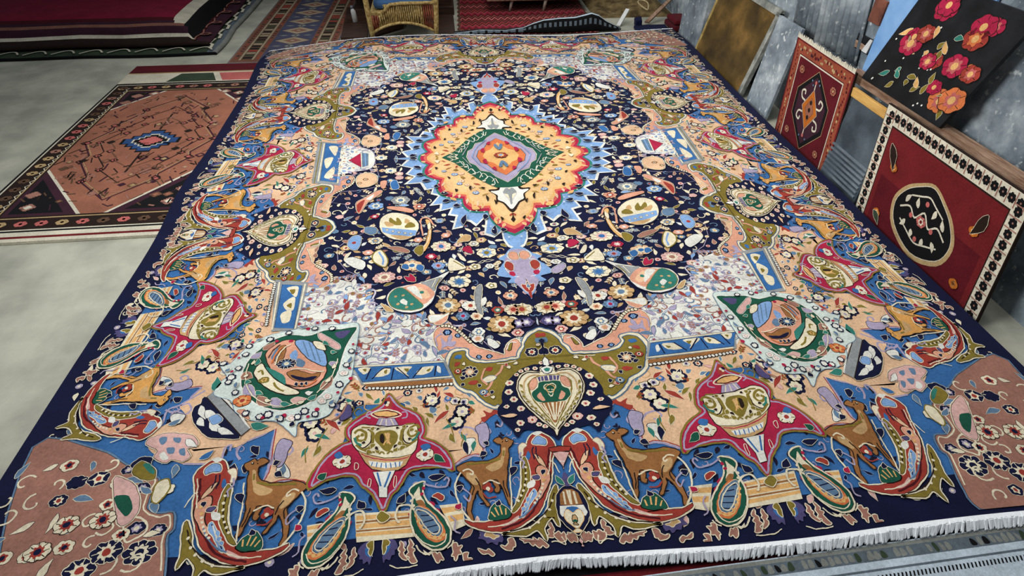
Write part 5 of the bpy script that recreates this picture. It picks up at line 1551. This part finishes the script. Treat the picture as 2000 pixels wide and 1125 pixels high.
# ---- chevron kilim, drooping black rug and clutter at the back
pc = fpos(-.16, 2.10, -.03, FZ + .010)
t = empty('chevron_kilim'); tag(t, 'red kilim with rows of zigzag stripes on the floor behind the carpet', 'rug')
slab(pc, 0, 1080, 0, 1700, .008, 'wine', t)
w = Weave()
for i in range(14):
    y = 30 + i * 125
    for dy, c, wd in ((0, ['rose', 'burgundy', 'rust'][i % 3], 44), (26, ['maroon', 'crimson', 'plum'][i % 3], 26), (58, ['brick', 'rose', 'terracotta'][i % 3], 15)):
        w.line([(k * 27.2, y + dy + (34 if k % 2 else -34)) for k in range(41)], c, wd)
w.line([(4, 0), (4, 1700)], 'bark', 14); w.line([(1086, 0), (1086, 1700)], 'bark', 14)
w.build('zigzag_row', pc, t)['kind'] = 'stuff'
t = empty('black_folded_rug'); tag(t, 'black and white rug humped up in a wave beyond the far edge', 'rug')
xs = np.linspace(-.20, 1.12, 67)
top = np.interp(xs, [-.20, .0, .20, .34, .42, .5, .62, .75, .83, .88, .94, 1.0, 1.12], [.008, .022, .012, .030, .060, .082, .092, .094, .108, .118, .100, .06, .008])
vs = []; fs = []; ix = []
rows = [(0, 0), (.01, .4), (.02, .75), (.035, .95), (.05, 1.0), (.075, .97), (.16, .6), (.28, .15), (.34, 0)]
for x, h in zip(xs, top):
    for dy, k in rows: vs.append((x, 2.06 + dy * (.2 + .8 * h / .118) + .01 * math.sin(x * 8), FZ + .022 + h * k))
for i in range(len(xs) - 1):
    for j in range(len(rows) - 1):
        fs.append((i * len(rows) + j, (i + 1) * len(rows) + j, (i + 1) * len(rows) + j + 1, i * len(rows) + j + 1))
        ix.append(2 if j in (3,) else (1 if (j == 1 and (i // 1) % 2) or (xs[i] < .34 and j < 3 and i % 3) else 0))
o = mesh_obj('pile', vs, fs, None, t, True, [MATLIST[MATIDX[c]] for c in ('black', 'steel', 'ice')], ix)
md_ = o.modifiers.new('solid', 'SOLIDIFY'); md_.thickness = .008
# low wooden armchair standing on the kilim
t = empty('low_wooden_chair'); tag(t, 'low brown wooden chair with pale tapered legs standing on the chevron kilim', 'chair')
leg_m = rough_mat('pale_leg', '#8d8071', '#b5a896', 20, .5)
for x, y in ((.31, 2.70), (.60, 2.68), (.28, 3.15), (.66, 3.15)):
    tube('leg', [(x - .01, y, FZ + .014), (x + .02, y + .01, .10)], [.011, .018], leg_m, t)
box('seat_frame', .10, .98, 2.66, 3.22, .055, .10, wood_mid, t, .006); box('seat_cushion', .13, .95, 2.68, 3.2, .10, .2, wool('wool_seat', '#3b2c28'), t, .02)
box('backrest', .12, .96, 3.2, 3.28, .10, .7, wood_mid, t, .01)

# wicker armchair
def wicker_chair():
    t = empty('wicker_chair', (0, 0, 0)); tag(t, 'yellow-brown wicker armchair with arched apron and blue cushion behind the carpet', 'chair')
    z0 = FZ; y0 = 2.04
    tube('leg', [(-.815, y0, z0), (-.82, y0, .04), (-.838, y0 + .01, .30), (-.85, y0 + .03, .62)], [.016, .020, .021, .02], wicker, t)
    tube('leg', [(-.338, y0, z0), (-.332, y0, .04), (-.318, y0 + .01, .30), (-.30, y0 + .03, .62)], [.016, .020, .021, .02], wicker, t)
    tube('leg', [(-.80, y0 + .5, z0), (-.80, y0 + .5, .4), (-.82, y0 + .56, .95)], .018, wicker, t)
    tube('leg', [(-.35, y0 + .5, z0), (-.35, y0 + .5, .4), (-.33, y0 + .56, .95)], .018, wicker, t)
    # arched apron of upright reeds
    n = 58
    for i in range(n):
        k = (i + .5) / n; x = -.805 + .455 * k
        zb = .02 + .062 * (1 - (2 * k - 1) ** 2) ; zt = .165 if k < .2 else .205
        if k < .16: zt = .13
        m = wicker_red if k > .84 or (k < .10) else wicker
        tube('reed', [(x, y0, zb - .01), (x + .004 * math.sin(i * 3), y0 - .006 * (i % 2), (zb + zt) / 2), (x, y0, zt)], .0066, m, t, 5)
    arch = [(-.81 + .465 * k, y0 - .010, .012 + .066 * (1 - (2 * k - 1) ** 2)) for k in np.linspace(0, 1, 14)]
    tube('apron_trim', arch, .010, wicker, t)
    tube('apron_rail', [(-.72, y0 - .008, .15), (-.66, y0 - .008, .205), (-.58, y0 - .008, .213), (-.32, y0 - .008, .213)], .012, wicker, t)
    box('seat', -.82, -.33, y0 + .02, y0 + .52, .12, .15, wicker, t, .008)
    box('cushion', -.79, -.36, y0 + .06, y0 + .5, .152, .23, wool('wool_cushion', '#43658f'), t, .03)
    for x in (-.85, -.30): tube('armrest', [(x, y0 + .02, .60), (x, y0 + .25, .62), (x, y0 + .55, .60)], .022, wicker, t)
    for i in range(15):
        x = -.80 + .46 * i / 14; tube('back_reed', [(x, y0 + .51, .15), (x, y0 + .56, .94)], .009, wicker, t, 5)
    tube('back_rail', [(-.82, y0 + .56, .95), (-.57, y0 + .57, .99), (-.33, y0 + .56, .95)], .02, wicker, t)
wicker_chair()

# dark wooden chest behind the wicker chair, white-footed stand beside it, floor boards
t = empty('dark_wooden_chest'); tag(t, 'dark brown wooden chest in shadow behind the wicker chair', 'chest')
box('body', -1.0, -.20, 2.72, 3.3, FZ, .62, wood_dark, t, .01); box('plinth', -1.02, -.18, 2.66, 3.32, FZ, .02, wood_dark, t, .005); box('lid', -1.02, -.18, 2.69, 3.33, .62, .66, wood_dark, t, .01)
t = empty('dark_floor_board'); tag(t, 'dark brown wooden board lying on the floor between runner and wicker chair', 'board')
prism('plank', [(-1.06, 2.06, FZ + .02), (-.86, 2.06, FZ + .02), (-.90, 2.9, FZ + .02), (-1.10, 2.9, FZ + .02)], .02, wood_dark, t)
prism('plank', [(-.85, 2.07, FZ + .016), (-.60, 2.30, FZ + .016), (-.60, 2.64, FZ + .016), (-.89, 2.64, FZ + .016)], .016, wood_dark, t)
prism('plank', [(-.34, 2.08, FZ + .016), (-.19, 2.08, FZ + .016), (-.19, 2.62, FZ + .016), (-.34, 2.62, FZ + .016)], .016, wood_dark, t)  # dark plank added over pale floor, its colour standing in for shade
t = empty('white_bottle'); tag(t, 'small white bottle standing in the shadow left of the wicker chair', 'bottle')
tube('body', [(-.988, 2.46, FZ + .02), (-.988, 2.46, FZ + .022), (-.994, 2.46, .055), (-1.0, 2.46, .075)], [.014, .020, .020, .011], white_paint, t, 12)
tube('cap', [(-1.0, 2.46, .073), (-1.001, 2.46, .098)], .011, rough_mat('cap_grey', '#70757a', '#8d9296', 20), t, 10)
t = empty('blue_cloth_bundle'); tag(t, 'dark blue cloth hanging above the white bottle at the back', 'cloth')
rr = random.Random(1); vs = []; fs = []
for i in range(9):
    for j in range(9):
        vs.append((-1.08 + .2 * i / 8 + .01 * math.sin(j * 1.3), 2.62 + .03 * math.sin(i * 1.9 + j * .4), .12 + .35 * j / 8 + .02 * math.cos(i * 1.1)))
for i in range(8):
    for j in range(8): fs.append((i*9+j, i*9+9+j, i*9+10+j, i*9+j+1))
o = mesh_obj('cloth', vs, fs, MATLIST[MATIDX['denim']], t, True); o.modifiers.new('solid', 'SOLIDIFY').thickness = .01

# brown carpet heap with scraps, back right
t = empty('brown_carpet_heap'); tag(t, 'mottled brown carpet crumpled in a heap in the far right corner', 'rug')
vs = []; fs = []; N = 26
for i in range(N):
    for j in range(N):
        x = 1.0 + .69 * i / (N - 1); y = 2.46 + 1.2 * j / (N - 1)
        e_ = min(i, N - 1 - i, j, N - 1 - j) / 5.0
        vs.append((x, y, FZ + .004 + min(1, e_) * (.05 + .045 * math.sin(x * 11 + 1) * math.cos(y * 6) + .05 * j / N + .02 * math.sin(x * 25 + y * 17))))
for i in range(N - 1):
    for j in range(N - 1): fs.append((i*N+j, i*N+N+j, i*N+N+j+1, i*N+j+1))
o = mesh_obj('pile', vs, fs, rough_mat('brown_carpet', '#4c3c22', '#8a744c', 14, .95, .6, 90), t, True); o.modifiers.new('solid', 'SOLIDIFY').thickness = .012
t = empty('white_stick'); tag(t, 'short white painted stick lying slanted against the brown carpet heap', 'stick')
prism('bar', [(1.12, 2.22, FZ + .01), (1.145, 2.20, FZ + .012), (1.25, 2.34, .055), (1.225, 2.36, .055)], .012, white_paint, t)
t = empty('navy_cloth'); tag(t, 'navy blue folded cloth lying at the far right corner of the carpet', 'cloth')
prism('fold', [(1.24, 2.02, FZ + .03), (1.50, 2.00, FZ + .03), (1.50, 2.14, FZ + .035), (1.24, 2.14, FZ + .035)], .028, MATLIST[MATIDX['navy']], t, .01)
prism('fold', [(1.25, 2.12, FZ + .07), (1.30, 2.12, FZ + .075), (1.32, 2.22, FZ + .08), (1.26, 2.22, FZ + .07)], .06, MATLIST[MATIDX['navy']], t, .01)
t = empty('tan_rope_loop'); tag(t, 'loop of tan rope lying on the brown carpet heap', 'rope')
tube('rope', [(1.39 + .035 * math.cos(a) + .01 * math.sin(2 * a), 2.40 + .10 * math.sin(a), .068 + .012 * math.sin(a)) for a in np.linspace(0, 6.28, 25)[:-1]], .006, rough_mat('rope', '#a08a5c', '#c4b088', 40), t, 6, True)
t = empty('wooden_lath'); tag(t, 'thin pale wooden lath leaning across the far right corner', 'lath')
prism('lath', [(1.36, 2.24, FZ + .03), (1.39, 2.22, FZ + .03), (1.62, 2.40, .11), (1.60, 2.42, .11)], .014, wood_mid, t)
t = empty('folded_red_rug'); tag(t, 'dark red folded rug tucked in the corner beside the grey board', 'rug')
box('fold', 1.53, 1.68, 2.02, 2.26, FZ, FZ + .045, MATLIST[MATIDX['maroon']], t, .015); box('fold', 1.54, 1.67, 2.04, 2.25, FZ + .046, FZ + .085, MATLIST[MATIDX['wine']], t, .015)
